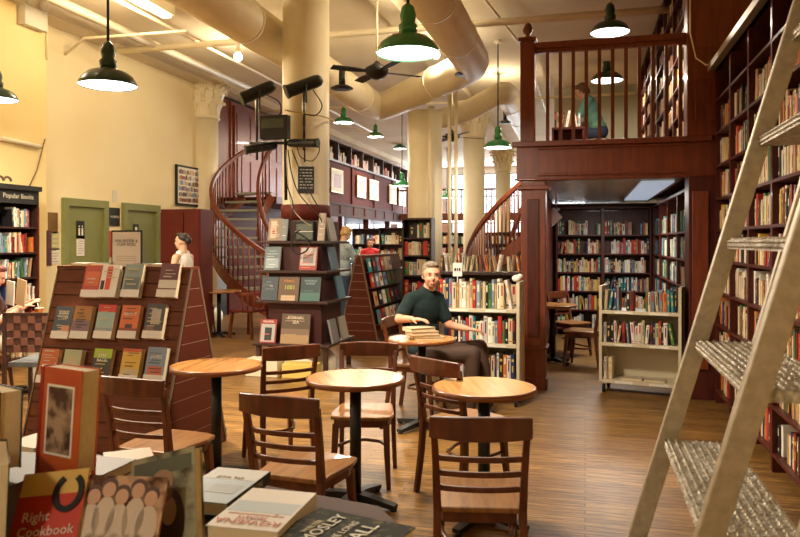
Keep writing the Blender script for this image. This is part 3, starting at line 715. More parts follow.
# =====================================================================
# FURNITURE
# =====================================================================
def make_chair(name='bistro_chair'):
    t = empty(name)
    poly = [(-.17,-.2),(-.19,-.05),(-.205,.1),(-.19,.19),(-.12,.215),(0,.22),(.12,.215),(.19,.19),(.205,.1),(.19,-.05),(.17,-.2)]
    MB().prism([(x,y) for x,y in reversed(poly)][::-1][::-1], .43, .455).build('seat', 'seat_wood', t, bevel=.008)
    MB().prism([(x*.9,y*.9) for x,y in reversed(poly)], .385, .43).build('seat_apron', 'chair_wood', t)
    for s in (-1,1):
        MB().bar([(s*.185,-.25,0),(s*.178,-.215,.25),(s*.175,-.2,.45),(s*.18,-.225,.62),(s*.188,-.265,.80)], [.028,.03,.034,.03,.026], [.034,.038,.042,.036,.03], up=(0,1,0)).build('rear_leg', 'chair_wood', t, bevel=.005)
        MB().bar([(s*.16,.16,.40),(s*.168,.175,.2),(s*.18,.195,0)], [.04,.036,.026], [.04,.036,.026], up=(0,1,0)).build('front_leg', 'chair_wood', t, bevel=.004)
        MB().tube([(s*.17,.16,.39),(s*.12,.1,.36),(s*.10,.02,.385)], .01, 8).build('brace', 'chair_wood', t)
    xs = [-.205+.41*i/10 for i in range(11)]
    MB().bar([(x, -.275-.035*(1-(x/.205)**2), .805) for x in xs], .026, [.085+.015*(1-(x/.205)**2) for x in xs]).build('top_rail', 'chair_wood', t, bevel=.006)
    for z, yb in ((.54,-.207),(.605,-.22),(.67,-.235)):
        MB().bar([(x, yb-.03*(1-(x/.18)**2), z) for x in [-.178+.356*i/8 for i in range(9)]], .014, .024).build('slat', 'chair_wood', t, bevel=.003)
    MB().tube([(-.172,.185,.25),(-.15,.05,.235),(-.1,-.06,.23),(0,-.1,.23),(.1,-.06,.23),(.15,.05,.235),(.172,.185,.25)], .011, 8).build('stretcher', 'chair_wood', t)
    return t
ch0 = make_chair(); used = []
def chair(px, py, phi, label, z=.45, d=None):
    q = P(px, py, z) if d is None else W((px-400)/F*d, d)
    o = ch0 if not used else copy_tree(ch0); used.append(o)
    o.location = (q.x, q.y, 0); o.rotation_euler = (0,0,face(phi)); tag(o, label, 'chair', 'wooden bistro chairs'); return o
chair(478, 492, 4, 'wooden ladder-back chair nearest the viewer before the pale round table')
chair(307, 465, 20, 'wooden ladder-back chair with back to the viewer left of the middle table')
chair(166, 441, 20, 'wooden ladder-back chair in front of the slatwall book display')
chair(277, 397, -30, 'wooden ladder-back chair facing away beyond the left and middle tables')
chair(364, 410, 184, 'wooden ladder-back chair facing the viewer behind the middle table')
chair(466, 418, 48, 'wooden ladder-back chair turned right behind the pale round table')
mc = chair(0, 0, 112, 'wooden chair the seated man in dark shirt sits on', d=6.6)
qm = W(.17, 6.58); mc.location = (qm.x, qm.y, 0)
chair(0, 0, -60, 'dark wooden chair in the shade under the mezzanine', d=8.9).location = tuple(W(183/F*9.0, 9.0))
chair(0, 0, 150, 'dark wooden chair deeper under the mezzanine beside the side table', d=10).location = tuple(W(171/F*9.9, 9.9))
def make_table(top='oak_top', r=.29, z=.75):
    t = empty('round_table')
    MB().lathe([(r-.012,z-.002),(r-.012,z)], 48, smooth=False).build('tabletop', top, t)
    MB().lathe([(r*.9,z-.032),(r,z-.03),(r,z-.002),(r-.012,z)], 48, cap=False).lathe([(.001,z-.032),(r*.9,z-.032)],48,cap=False).build('edge_band', 'table_edge', t)
    MB().tube([(0,0,.04),(0,0,z-.03)], .034, 20).build('pedestal', 'black_metal', t)
    b = MB()
    for k in range(4):
        T = Matrix.Rotation(k*PI/2+PI/4, 4, 'Z')
        b.bar([(.0,0,.05),(.1,0,.045),(.27,0,.025)], [.07,.06,.05], [.05,.04,.025], T=T); b.lathe([(.02,0),(.022,.02)], 10, T=T @ Matrix.Translation((.255,0,0)))
    b.build('cross_base', 'black_metal', t); MB().box(-.14,.14,-.14,.14,z-.038,z-.033).build('mount_plate', 'black_metal', t)
    return t
def table(px, py, label, top='oak_top', r=.29, rz=0, d=None):
    t = make_table(top, r); q = P(px, py, .75) if d is None else W((px-400)/F*d, d)
    t.location = (q.x, q.y, 0); t.rotation_euler = (0,0,rz); return tag(t, label, 'table', 'round cafe tables')
table(484, 386, 'pale round wooden cafe table nearest the viewer', 'oak_pale', .288, A+.1)
table(355.5, 377, 'round wooden cafe table in the middle of the floor', 'oak_top', .292, A+.3)
table(216.5, 364.5, 'round wooden cafe table beside the slatwall book display', 'oak_top', .295, A-.2)
table(422, 338, 'round table where the man rests his stack of books', 'oak_top', .285, A)
table(0, 0, 'distant round table in front of the left staircase', 'oak_top', .36, 0, d=11.9).location = tuple(W(-181/F*11.9, 11.9))
table(0, 0, 'round table in the shade under the mezzanine', 'oak_top', .3, 0, d=9.2).location = tuple(W(153/F*9.25, 9.25))
# armchair
ac = empty('armchair', tuple(W(-150/F*11.75,11.75)), face(-65), 'red-brown wooden armchair with curved back near the left staircase', 'chair')
MB().prism([(-.25,-.22),(.25,-.22),(.27,.22),(-.27,.22)][::1], .42, .46).build('seat', 'red_panel', ac, bevel=.01)
for sx in (-1,1):
    for sy in (-1,1): MB().bar([(sx*.22,sy*.18,.42),(sx*.25,sy*.22,0)], .04, .04, up=(0,1,0)).build('leg', 'chair_wood', ac)
MB().bar([(.28*math.sin(t), -.05-.25*math.cos(t)*1.0, .72) for t in [R(-100+200*i/14) for i in range(15)]], .07, .035).build('arm_rail', 'mahogany_red', ac)
for i in range(9): t = R(-90+180*i/8); MB().tube([(.26*math.sin(t),-.05-.23*math.cos(t),.45),(.28*math.sin(t),-.05-.25*math.cos(t),.71)], .012, 6).build('spindle', 'mahogany_red', ac)
for (px, d_, phi, lb) in ((203,12.4,75,'dark red chair left of the distant round table'),):
    o = copy_tree(ch0); o.location = tuple(W((px-400)/F*d_, d_)); o.rotation_euler = (0,0,face(phi)); tag(o, lb, 'chair', 'wooden bistro chairs')

# ---------- detailed book ----------
BK = 0
def dbook(label, loc, rot, w, h, t, cover, pages='page_edge', art=(), txt=(), group=None, soft=False, back=None, prints=None):
    """local: x width (spine at -x), y height, z thickness, origin at bottom-centre of the back board. rot: 4x4 rotation"""
    e = empty('book', (0,0,0), 0, label, 'book', group); e.matrix_world = Matrix.Translation(loc) @ rot
    k = .002; c = MB()
    c.box(-w/2, w/2, 0, h, 0, k); c.box(-w/2, w/2, 0, h, t-k, t); c.box(-w/2-.0015, -w/2, 0, h, 0, t)
    if prints:
        y = .1
        while y < .92:
            if rnd.random() < .55: x0 = rnd.uniform(.1,.3); x1 = rnd.uniform(.5,.9); c.box(-w/2+x0*w, -w/2+x1*w, y*h, (y+rnd.uniform(.015,.035))*h, t-.001, t+.0016, 1)
            y += rnd.uniform(.07,.13)
    c.build('cover', [cover, prints] if prints else cover, e)
    MB().box(-w/2+.001, w/2-.004, .003, h-.003, k, t-k).build('pages', pages, e)
    lay = {}
    for (x0,x1,y0,y1,m) in art:
        o = MB().box(-w/2+x0*w, -w/2+x1*w, y0*h, y1*h, t, t+.0004+.0002*len(lay)).build('cover_art', m, e); lay[len(lay)] = 1
    for (x, y, s, body, m) in txt:
        text('title', body, s, m, e, (-w/2+x*w, y*h, t+.002))
    return e
def standing(yaw, lean=0): return Matrix.Rotation(yaw, 4, 'Z') @ Matrix.Rotation(PI/2-lean, 4, 'X')   # front faces local -Y

# ---------- slatwall displays ----------
def slat_aframe(label, O, yaw, L, hd, h, m='slat_wood', mend='slat_red'):
    e = empty('slatwall_display', O, yaw, label, 'book display')
    nrow = 13; z0 = .1
    for s, nm in ((-1,'front_panel'),(1,'rear_panel')):
        b = MB()
        for i in range(nrow):
            za = z0+(h-z0)*i/nrow; zb = z0+(h-z0)*(i+.93)/nrow
            ya = s*(.04+(hd-.04)*(1-(za)/h)); yb = s*(.04+(hd-.04)*(1-(zb)/h))
            b.bar([(0,(ya+yb)/2,(za+zb)/2),(L,(ya+yb)/2,(za+zb)/2)], .018, math.hypot(zb-za,yb-ya), up=(0,(yb-ya),(zb-za)))
        b.build(nm, m, e)
        b2 = MB(); b2.bar([(0.01,s*(.03+(hd-.055)*.5),(h)/2+.02),(L-.01,s*(.03+(hd-.055)*.5),h/2+.02)], .008, math.hypot(h-.1,hd-.04), up=(0,-s*(hd-.04),h)).build('backing', 'slat_insert' if 0 else 'dark_case', e)
    for x, nm in ((-.012,'end_panel'),(L,'end_panel')):
        b = MB()
        for i in range(10):
            za = .06+(h-.06)*i/10; zb = .06+(h-.06)*(i+.965)/10
            f = lambda z: .03+(hd-.045)*(1-z/h)
            b.add([(x,-f(za),za),(x,f(za),za),(x,f(zb),zb),(x,-f(zb),zb),(x+.012,-f(za),za),(x+.012,f(za),za),(x+.012,f(zb),zb),(x+.012,-f(zb),zb)],
                  [(0,3,2,1),(4,5,6,7),(0,1,5,4),(1,2,6,5),(2,3,7,6),(3,0,4,7)], 0)
            if i: b.box(x+.002,x+.010,-f(za)+.01,f(za)-.01,za-.006,za,1)
        b.build(nm, [mend, 'slat_insert'], e)
        b = MB()
        for s in (-1,1): b.bar([(x+.006,s*(hd+.0),.03),(x+.006,s*.04,h+.01)], .012, .02, up=(0,1,0))
        b.build('edge_trim', 'brown_trim', e)
    MB().box(-.01,L+.01,-.06,.06,h,h+.025).build('cap', 'slat_wood', e)
    MB().box(0,L,-hd-.02,hd+.02,0,.1).build('plinth', 'dark_case', e)
    return e
aL, aD = W(-2.59,5.55), W(-1.488,5.2)
u = (aD-aL); L1 = u.length; yaw1 = math.atan2(u.y, u.x)
hA, hdA = 1.345, .42
AF = slat_aframe('brown slatwall display of facing-out paperbacks at left', tuple(aL), yaw1, L1, hdA, hA)
TA = T_(aL, yaw1); TAi = TA.inverted()
leanA = math.atan2(hdA-.04, hA)
def on_face(px, py):
    """point on the front slope of the display seen at this spot"""
    o = TAi @ Vector((0,0,H)); p = TAi @ PD(px, py, 5.0); d = p-o
    # plane: y = -(.04+(hd-.04)(1-z/h))
    kk = (hdA-.04)/hA; # y + .04 + (hd-.04) - kk z = 0
    t = -(o.y + hdA - kk*o.z)/(d.y - kk*d.z); return o + d*t
rows = [
 (298, [(94,(.40,.05,.03),'red and brown'),(111,(.70,.66,.58),'white and red'),(134,(.22,.27,.24),'grey-green'),(170,(.12,.02,.02),'black and red')]),
 (339, [(64.5,(.06,.09,.14),'dark blue'),(83.5,(.38,.17,.04),'brown'),(107,(.30,.42,.42),'red-topped teal'),(131,(.62,.14,.02),'orange'),(156,(.05,.045,.05),'black photographic')]),
 (383, [(50,(.50,.12,.04),'burnt orange'),(73,(.38,.42,.28),'pale green'),(103,(.04,.04,.04),'lime and black'),(132,(.66,.42,.05),'yellow'),(157,(.22,.30,.42),'blue and red')])]
arts = {
 (0,0):[(.1,.9,.35,.8,colour((.55,.12,.04)))],(0,1):[(.3,.6,.1,.95,colour((.62,.05,.02))),(.05,.25,.1,.5,'ink')],(0,2):[(.1,.9,.1,.6,colour((.10,.13,.12)))],(0,3):[(0,1,.25,.5,colour((.6,.55,.5))),(.1,.9,.05,.2,colour((.5,.02,.03)))],
 (1,0):[(.5,.95,.08,.4,colour((.55,.25,.15)))],(1,1):[(0,1,0,.55,colour((.20,.12,.16)))],(1,2):[(0,1,.78,1,colour((.6,.04,.03))),(0,1,.0,.3,colour((.25,.3,.35)))],(1,3):[(0,1,0,.3,colour((.25,.05,.02))),(.3,.7,.3,.42,colour((.06,.02,.02)))],(1,4):[(.3,.8,.4,.85,colour((.4,.38,.36))),(.1,.5,.1,.35,colour((.2,.1,.08)))],
 (2,0):[(0,1,.0,.35,colour((.35,.16,.1)))],(2,1):[(.2,.8,.3,.8,colour((.45,.40,.25)))],(2,2):[(0,1,.72,1,colour((.38,.55,.03)))],(2,3):[(0,1,.9,1,colour((.55,.1,.02))),(.1,.9,.08,.4,colour((.5,.42,.25)))],(2,4):[(.1,.9,.05,.45,colour((.5,.12,.08)))]}
titles = {(1,0):'ANNE\nTYLER',(1,3):'ABOUT',(2,4):'JAMES',(2,2):'STEP\nBACK'}
for ri, (py, bs) in enumerate(rows):
    for ci, (px, col, nm) in enumerate(bs):
        p = on_face(px, py); n = Vector((0,-math.cos(leanA),math.sin(leanA)))
        p = p + n*.012
        rot = TA.to_3x3().to_4x4() @ Matrix.Rotation(PI/2-leanA, 4, 'X')
        hh = rnd.uniform(.232,.243)
        txt = [(.5,.72,.034,titles[(ri,ci)],'paper')] if (ri,ci) in titles else []
        ex = {(0,0):'at the left end of the top row', (0,1):'second in the top row', (0,2):'third in the top row', (0,3):'at the right end of the top row'}
        dbook('%s paperback facing out on the slatwall, %s' % (nm, ['top row','middle row','bottom row'][ri]), TA @ p, rot, .152, hh, .042, colour(col), art=arts[(ri,ci)], txt=txt, prints=rnd.choice([colour((.5,.46,.38)), colour((.04,.03,.03)), colour((.5,.40,.2))]))
        hmb = MB()
        # acrylic/card holder strip: lip under and before the book
        R_ = Matrix.Translation(p) @ Matrix.Rotation(PI/2-leanA, 4, 'X')
        hmb.box(-.078,.078,-.004,.0,-.01,.05, T=R_); hmb.box(-.078,.078,-.004,.05,.046,.049, T=R_)
        hmb.build('book_holder', 'white_card', AF)
# books lying along the top edge of the display, and the sign
sp = TA @ Vector((L1*.5, .0, hA+.026))
sg = empty('display_sign', tuple(TA @ Vector((.555, .03, hA+.028))), yaw1, 'black-framed white sign reading VOLUNTEER & STAFF PICKS on the slatwall', 'sign')
MB().box(-.135,.135,-.006,.006,0,.265).build('frame', 'black_matte', sg); MB().box(-.125,.125,-.0075,-.006,.0,.252).build('card', 'white_card', sg)
text('lettering', 'VOLUNTEER &\nSTAFF PICKS', .031, colour((.05,.05,.06)), sg, (0,-.009,.17), (PI/2,0,0))
pr = MB()
for k in range(3): pr.box(-.09,.09,-.0085,-.0075,.035+k*.016,.041+k*.016)
pr.build('small_print', colour((.5,.42,.36)), sg)
for k, (x, c, nm) in enumerate(((.18,(.55,.45,.38),'pale'),(.36,(.03,.03,.03),'black'),(.75,(.03,.03,.035),'small black'),(.88,(.6,.5,.42),'cream'))):
    dbook('%s book lying flat on top of the slatwall display' % nm, TA @ Vector((x,-.05,hA+.0255)), TA.to_3x3().to_4x4(), .15, .1, .02, colour(c))

# second A-frame
bq = W(-.64,11.1)
AF2 = slat_aframe('dark red slatwall display with its end panel toward the room', tuple(bq), PI/2, 2.3, .31, 1.32, 'slat_red', 'slat_red')
# its visible long side faces +X (local -Y)
T2 = T_(bq, PI/2); lean2 = math.atan2(.27, 1.32)
for r_, z in enumerate((.28,.56,.84,1.08)):
    b = MB(); yv = -(.04+.27*(1-z/1.32))
    b.box(.02,2.28,yv-.09,yv-.012,z-.012,z).build('shelf', 'dark_case', AF2)
    for k in range(9 if r_ < 3 else 8):
        p = Vector((.15+k*.24, yv-.05+.0, z+.002)); cn = pick(MIX['pale'] if k % 2 else MIX['cart'])
        rot = T2.to_3x3().to_4x4() @ Matrix.Rotation(PI/2-lean2, 4, 'X')
        if k < 6:
            o = tag(MB().box(-.075,.075,0,.22,0,.02).box(-.05,.05,.08,.16,.02,.0205,1).build('book', [colour(PAL[cn]), colour(PAL[rnd.choice(['cream','navy','red','white'])])]),
                '%s book facing out, %s along the %s row of the red slatwall display' % (cn, ordn(k+1), ('bottom','third','second','top')[r_]), 'book')
            o.matrix_world = Matrix.Translation(T2 @ p) @ rot

# ---------- four-sided book tower ----------
tw = empty('book_tower', (c1.x, c1.y-.02, 0), 0, 'four-sided mahogany tower of display shelves built around the broad column', 'book display')
led = ((.36,.48),(.86,.455),(1.215,.44),(1.56,.43))
for z, r_ in led:
    b = MB(); b.box(-r_,r_,-r_,-.31,z-.03,z); b.box(-r_,r_,.31,r_,z-.03,z); b.box(-r_,-.31,-.31,.31,z-.03,z); b.box(.31,r_,-.31,.31,z-.03,z); b.build('ledge', 'dark_case', tw, bevel=.004)
b = MB()
for (z0, z1, r0, r1) in ((.30,1.80,.345,.325),):
    for sx, sy in ((0,-1),(1,0),(0,1),(-1,0)):
        T = Matrix.Rotation({(0,-1):0,(1,0):PI/2,(0,1):PI,(-1,0):-PI/2}[(sx,sy)],4,'Z')
        b.add([(-r0,-r0,z0),(r0,-r0,z0),(r1,-r1,z1),(-r1,-r1,z1),(-r0,-r0+.012,z0),(r0,-r0+.012,z0),(r1,-r1+.012,z1),(-r1,-r1+.012,z1)], [(0,1,2,3),(7,6,5,4),(0,4,5,1),(3,2,6,7),(1,5,6,2),(0,3,7,4)], T=T)
b.build('core_panel', colour((.045,.006,.005)), tw)
for sx in (-1,1):
    for sy in (-1,1): MB().bar([(sx*.42,sy*.42,.0),(sx*.42,sy*.42,.33)], .05,.05, up=(0,1,0)).build('foot', 'dark_case', tw)
TT = Matrix.Translation((c1.x, c1.y-.02, 0))
def tbook(label, x, zi, w, h, col, lean=.22, art=(), txt=(), side=0, t=.025):
    z, r_ = led[zi]; Ts = TT @ Matrix.Rotation(side, 4, 'Z')
    dbook(label, Ts @ Vector((x, -r_+.025+.0, z+.001)), Ts.to_3x3().to_4x4() @ Matrix.Rotation(PI/2-lean, 4, 'X'), w, h, t, colour(tuple(v*.6 for v in col)), art=art, txt=txt, group=None, prints=colour(tuple(min(.6,v*2.2+.05) for v in col)) if side == 0 and t == .025 else None)
tbook('tan and red book leaning on the tower\'s top ledge, left side', -.22, 3, .17, .27, (.42,.30,.20), art=[(.15,.6,.1,.9,colour((.5,.38,.26))),(.3,.5,.3,.5,colour((.4,.03,.02)))])
tbook('pale grey book beside the tan book on the tower\'s top ledge', -.10, 3, .07, .26, (.30,.34,.36))
tbook('tall cream book at the right end of the tower\'s top ledge', .36, 3, .08, .33, (.55,.42,.28))
tbook('blue-grey book leaning on the tower\'s second ledge, left side', -.25, 2, .2, .28, (.20,.26,.28), art=[(.1,.9,.1,.5,colour((.28,.33,.34)))])
tbook('white and red picture book on the tower\'s second ledge, right side', .20, 2, .21, .28, (.45,.04,.02), art=[(.05,.95,.2,.95,colour((.42,.38,.34))),(.2,.8,.3,.7,colour((.18,.15,.14)))])
tbook('slate book on the tower\'s third ledge, left side', -.28, 1, .2, .28, (.06,.085,.10), txt=[(.6,.6,.03,'TO','paper')])
tbook('brown book titled 1001 in the middle of the tower\'s third ledge', -.04, 1, .25, .28, (.18,.09,.035), art=[(.15,.85,.0,.22,colour((.45,.32,.2)))], txt=[(.5,.82,.04,'SPRING',colour((.55,.22,.03))),(.55,.55,.07,'1001',colour((.45,.5,.08)))])
tbook('dark teal book on the tower\'s third ledge, right side', .23, 1, .24, .28, (.02,.055,.06), art=[(0,1,0,.35,colour((.04,.12,.10)))], txt=[(.5,.78,.034,'AMAZING\nPLACES',colour((.3,.4,.4)))])
tbook('red-bordered black and white book on the tower\'s lowest ledge', -.29, 0, .2, .28, (.42,.03,.03), art=[(.06,.94,.05,.8,colour((.35,.35,.33))),(.3,.75,.1,.65,'ink')], txt=[(.5,.9,.034,'MICHAEL','paper')])
tbook('large brown landscape book titled ETERNAL SEA on the tower\'s lowest ledge', .05, 0, .35, .35, (.13,.075,.035), art=[(0,1,0,.3,colour((.30,.19,.09))),(0,1,.3,.5,colour((.16,.10,.06)))], txt=[(.5,.87,.05,'ETERNAL',colour((.6,.5,.36))),(.5,.72,.05,'SEA',colour((.65,.55,.4)))])
for i, (x, zi, c, lb) in enumerate(((-.15,3,(.5,.45,.38),'cream book on the right flank of the tower, top ledge'),(-.1,2,(.12,.2,.28),'blue book on the right flank of the tower, second ledge'),(.1,1,(.12,.28,.36),'sea-blue book on the right flank of the tower, third ledge'),(-.2,0,(.3,.28,.26),'grey book on the right flank of the tower, lowest ledge'),(.15,0,(.5,.45,.35),'pale book on the right flank of the tower, lowest ledge'))):
    tbook(lb, x, zi, .22, .28, c, side=PI/2)
rd = empty('radio_receiver', tuple(TT @ Vector((.17,-.33,1.561))), 0, 'small grey electronic box with a coiled cable on the tower\'s top ledge', 'equipment')
MB().box(-.13,.09,-.07,.05,0,.23).build('case', 'black_metal', rd, bevel=.004); MB().box(-.12,.08,-.074,-.07,.12,.20).box(-.12,.08,-.074,-.07,.02,.10).build('face_plate', colour((.10,.12,.09)), rd)
MB().tube([(-.13,-.075,.11),(.09,-.075,.11)], .006, 6).build('trim_strip', 'paper', rd)
for i, (x, y, c, lb) in enumerate(((-.30,-.5,(.70,.62,.45),'cream carton standing under the book tower, left'),(.18,-.5,(.68,.5,.12),'yellow carton standing under the book tower, right'))):
    MBx = MB().box(-.2,.2,-.1,.12,0,.16 if i else .2); o = tag(MBx.build('carton', colour(c), bevel=.004), lb, 'box'); o.location = TT @ Vector((x*.95,-.545,0))
# black-board poster on the column
bp = empty('chalkboard', tuple(PD(317.5,180,8.53)), R(22), 'small black chalkboard with white writing on the broad column', 'sign')
bp.location = Vector((c1.x,c1.y,0)) + Vector((math.sin(R(22)),-math.cos(R(22)),0))*.30 + Vector((0,0,H+62*8.55/720))
MB().box(-.095,.095,-.012,0,-.16,.16).build('board', 'ink', bp)
w_ = MB()
for k in range(7):
    x = -.075
    while x < .06: l_ = rnd.uniform(.012,.045); w_.box(x,min(x+l_,.08),-.0135,-.012,.115-k*.036,.127-k*.036); x += l_+.01
w_.build('chalk_writing', colour((.5,.48,.42)), bp)
# spotlights on stand arms
rig = W(-100/F*8.45, 8.45)
rg = empty('lighting_frame', (0,0,0), 0, 'black pipe frame holding four stage lights on the broad column', 'equipment')
def pp(px, py, d=8.42): return PD(px, py, d)
b = MB(); b.tube([pp(257,88),pp(257,160)], .015, 8); b.tube([pp(304,90),pp(304,150)], .015, 8); b.tube([pp(250,143),pp(318,143)], .018, 8); b.tube([pp(285,118),pp(286,200)], .02, 8)
b.build('pipe', 'black_metal', rg)
MB().tube([pp(257,100,8.44),pp(257,126,8.44)], .022, 8).build('clamp', 'aluminium', rg); MB().tube([pp(304,100,8.44),pp(304,126,8.44)], .022, 8).build('clamp', 'aluminium', rg)
db = tag(MB().box(-.17,.17,-.05,.06,-.14,.13).box(-.15,.13,-.056,-.05,-.02,.09,1).build('dimmer_box', ['black_metal', colour((.05,.06,.045))], bevel=.006), 'black dimmer box between the stage lights', 'equipment'); db.location = pp(275,127,8.35)
def spot(label, p0, p1, r=.075):
    a = pp(*p0); b_ = pp(*p1, 8.3); d = (a-b_); e = empty('stage_light', a, 0, label, 'spotlight')
    L = d.length; q = (-d).to_track_quat('Z','Y').to_matrix().to_4x4()
    MB().lathe([(r*.55,-.06),(r*.9,-.03),(r,.02),(r,L*.9),(r*1.15,L)], 20, T=q).build('housing', 'black_metal', e)
    MB().lathe([(r*.95,L-.01),(r*.95,L+.002)], 20, T=q).build('lens', colour((.06,.07,.05)), e)
    MB().tube([Vector((0,0,0))+q@Vector((r*1.1,0,L*.4)), q@Vector((r*1.1,0,L*.4))+Vector((0,0,-.22)),], .01, 6).build('yoke', 'black_metal', e)
spot('black stage light upper left on the column frame', (270,87), (241,99))
spot('black stage light upper right on the column frame', (317,81), (286,92))
spot('black stage light lower left on the column frame', (272,146), (245,150), .05)
spot('black stage light lower right on the column frame', (292,143), (318,143), .05)
def cable(label, pts, r=.007, m='black_matte'):
    P3 = [PD(*p) for p in pts]; Q = []
    for i in range(len(P3)-1):
        p0 = P3[max(i-1,0)]; p1 = P3[i]; p2 = P3[i+1]; p3 = P3[min(i+2,len(P3)-1)]
        for k in range(6):
            t = k/6; Q.append(.5*((2*p1)+(p2-p0)*t+(2*p0-5*p1+4*p2-p3)*t*t+(3*p1-p0-3*p2+p3)*t**3))
    Q.append(P3[-1]); return tag(MB().tube(Q, r, 6).build('cable', m), label, 'cable')
cable('black cable looping from the upper right stage light', [(313,90,8.4),(322,105,8.35),(316,115,8.35),(304,114,8.38)])
cable('black cable looping from the upper left stage light', [(267,95,8.4),(279,102,8.35),(281,112,8.35),(277,117,8.35)])
cable('yellow cable strung from the stage lights toward the duct column', [(285,110,8.4),(305,114,8.4),(325,117,8.6),(345,126,9.5),(385,140,12)], .008, simple('yellow_cable',(.5,.36,.08)))
cable('black cable hanging down the column to the radio box', [(288,150,8.4),(292,175,8.45),(300,195,8.4),(318,215,8.3),(322,222,8.3)])
cable('black cable hanging left of the chalkboard', [(292,150,8.42),(303,178,8.45),(313,198,8.42),(322,212,8.35)])
cable('black cable drooping to the coil on the tower', [(285,150,8.4),(286,180,8.42),(293,205,8.35),(290,225,8.3),(292,238,8.3)])
cable('grey cable curving from column to the radio box', [(286,150,8.4),(290,200,8.4),(300,218,8.3),(312,226,8.3)], .006, 'aluminium')
cable('black cable coil hanging in front of the tower', [(296,232,8.32),(308,240,8.3),(307,250,8.3),(298,254,8.3),(292,248,8.3),(293,236,8.3),(300,230,8.3)], .01)
cable('cable looping from the lower right stage light', [(296,140,8.4),(300,156,8.35),(312,161,8.35),(319,152,8.35),(319,144,8.35)], .006)

# ---------- book carts ----------
def cart(label, O, yaw, w, h, d, shelves, back=True):
    e = empty('book_cart', O, yaw, label, 'cart')
    for x in (0, w-.03):
        fr = MB(); fr.box(x,x+.03,0,.03,.12,h); fr.box(x,x+.03,d-.03,d,.12,h); fr.box(x,x+.03,.03,d-.03,h-.03,h); fr.box(x,x+.03,.03,d-.03,.12,.16)
        fr.box(x+.012,x+.018,.03,d-.03,.16,h-.03); fr.build('end_frame', 'cart_cream', e, bevel=.003)
    for z in shelves: MB().box(.03,w-.03,0,d,z-.035,z).build('shelf', 'cart_cream', e, bevel=.003)
    for z in shelves:
        for xa, xb in ((.2,.42),(.62,.85)): MB().box(w*xa,w*xb,-.002,0,z-.03,z-.008).build('shelf_label', 'paper', e)
    if back: MB().box(.03,w-.03,d-.02,d-.01,shelves[0],shelves[-1]).build('back_panel', 'cart_cream', e)
    for x in (.04,w-.04):
        for y in (.05,d-.05):
            c = MB().box(x-.02,x+.02,y-.02,y+.02,.09,.12).build('caster', 'aluminium', e)
            MB().lathe([(.045,-.012),(.045,.012)], 16, T=Matrix.Translation((x,y,.046))@Matrix.Rotation(PI/2,4,'Y')).build('wheel', 'rubber', c)
    return e
o1 = W((432-400)/F*6.95, 6.95)
cart('cream metal book cart filled with hardbacks behind the seated man', tuple(o1), R(-2), .84, 1.17, .4, [.25,.59,.918])
T1 = T_(o1, R(-2))
row(T1, .04,.80,.02,.919,.285,'top shelf of the cream cart behind the man','cart',hmin=.22,lean=.03,gaps=.0,tmin=.018,tmax=.04)
row(T1, .04,.80,.02,.591,.26,'middle shelf of the cream cart behind the man','cart',hmin=.2,lean=.03,gaps=.0,tmin=.018,tmax=.04)
row(T1, .04,.80,.02,.251,.25,'bottom shelf of the cream cart behind the man','cart',hmin=.2,lean=.03,gaps=0,tmin=.018,tmax=.04)
o2a = W(2.05,7.42); o2b = W(2.765,7.07); u2 = o2b-o2a; yw2 = math.atan2(u2.y,u2.x)
cart('cream metal book cart standing in the portal under the mezzanine', tuple(o2a), yw2, u2.length, 1.10, .38, [.14,.52,.85])
T2c = T_(o2a, yw2); w2 = u2.length
row(T2c, .04,w2-.04,.02,.851,.24,'top shelf of the cart in the portal','cart',hmin=.17,lean=.25,gaps=.02,tmin=.018,tmax=.04)
row(T2c, .04,w2-.04,.02,.521,.24,'middle shelf of the cart in the portal','cart',hmin=.17,lean=.4,gaps=.03,tmin=.018,tmax=.04)
row(T2c, .04,.14,.02,.141,.25,'bottom shelf of the cart in the portal','warm',hmin=.22,lean=.0,gaps=0,tmin=.018,tmax=.04)
RX = T2c.to_3x3().to_4x4()
for k in range(2): dbook('pale book lying flat on the portal cart\'s bottom shelf, %s' % ('left one','right one')[k], T2c @ Vector((.32+k*.22,.04,.142)), RX, .2, .15, .02, colour((.5,.42,.32)))
sgn = empty('shelf_sign', tuple(PD(452,273,6.9)), 0, 'small white sign standing on top of the cart behind the man', 'sign')
sgn.location = T1 @ Vector((.24,.05,1.0)); MB().box(-.045,.045,-.003,.003,.22,.35).box(-.004,.004,-.003,.003,-.08,.22).build('card', 'white_card', sgn); MB().box(-.03,-.012,-.0045,-.003,.27,.3).box(-.005,.005,-.0045,-.003,.27,.3).box(.013,.03,-.0045,-.003,.27,.3).build('printing','ink',sgn)
# crumpled paper on cart end
cp = MB().ell((0,0,0),(.045,.04,.035)).ell((.03,0,.02),(.03,.03,.025)).build('paper_ball','paper'); cp.location = T1 @ Vector((.8,.1,1.205)); tag(cp,'crumpled white paper on the near cart\'s right end','paper')

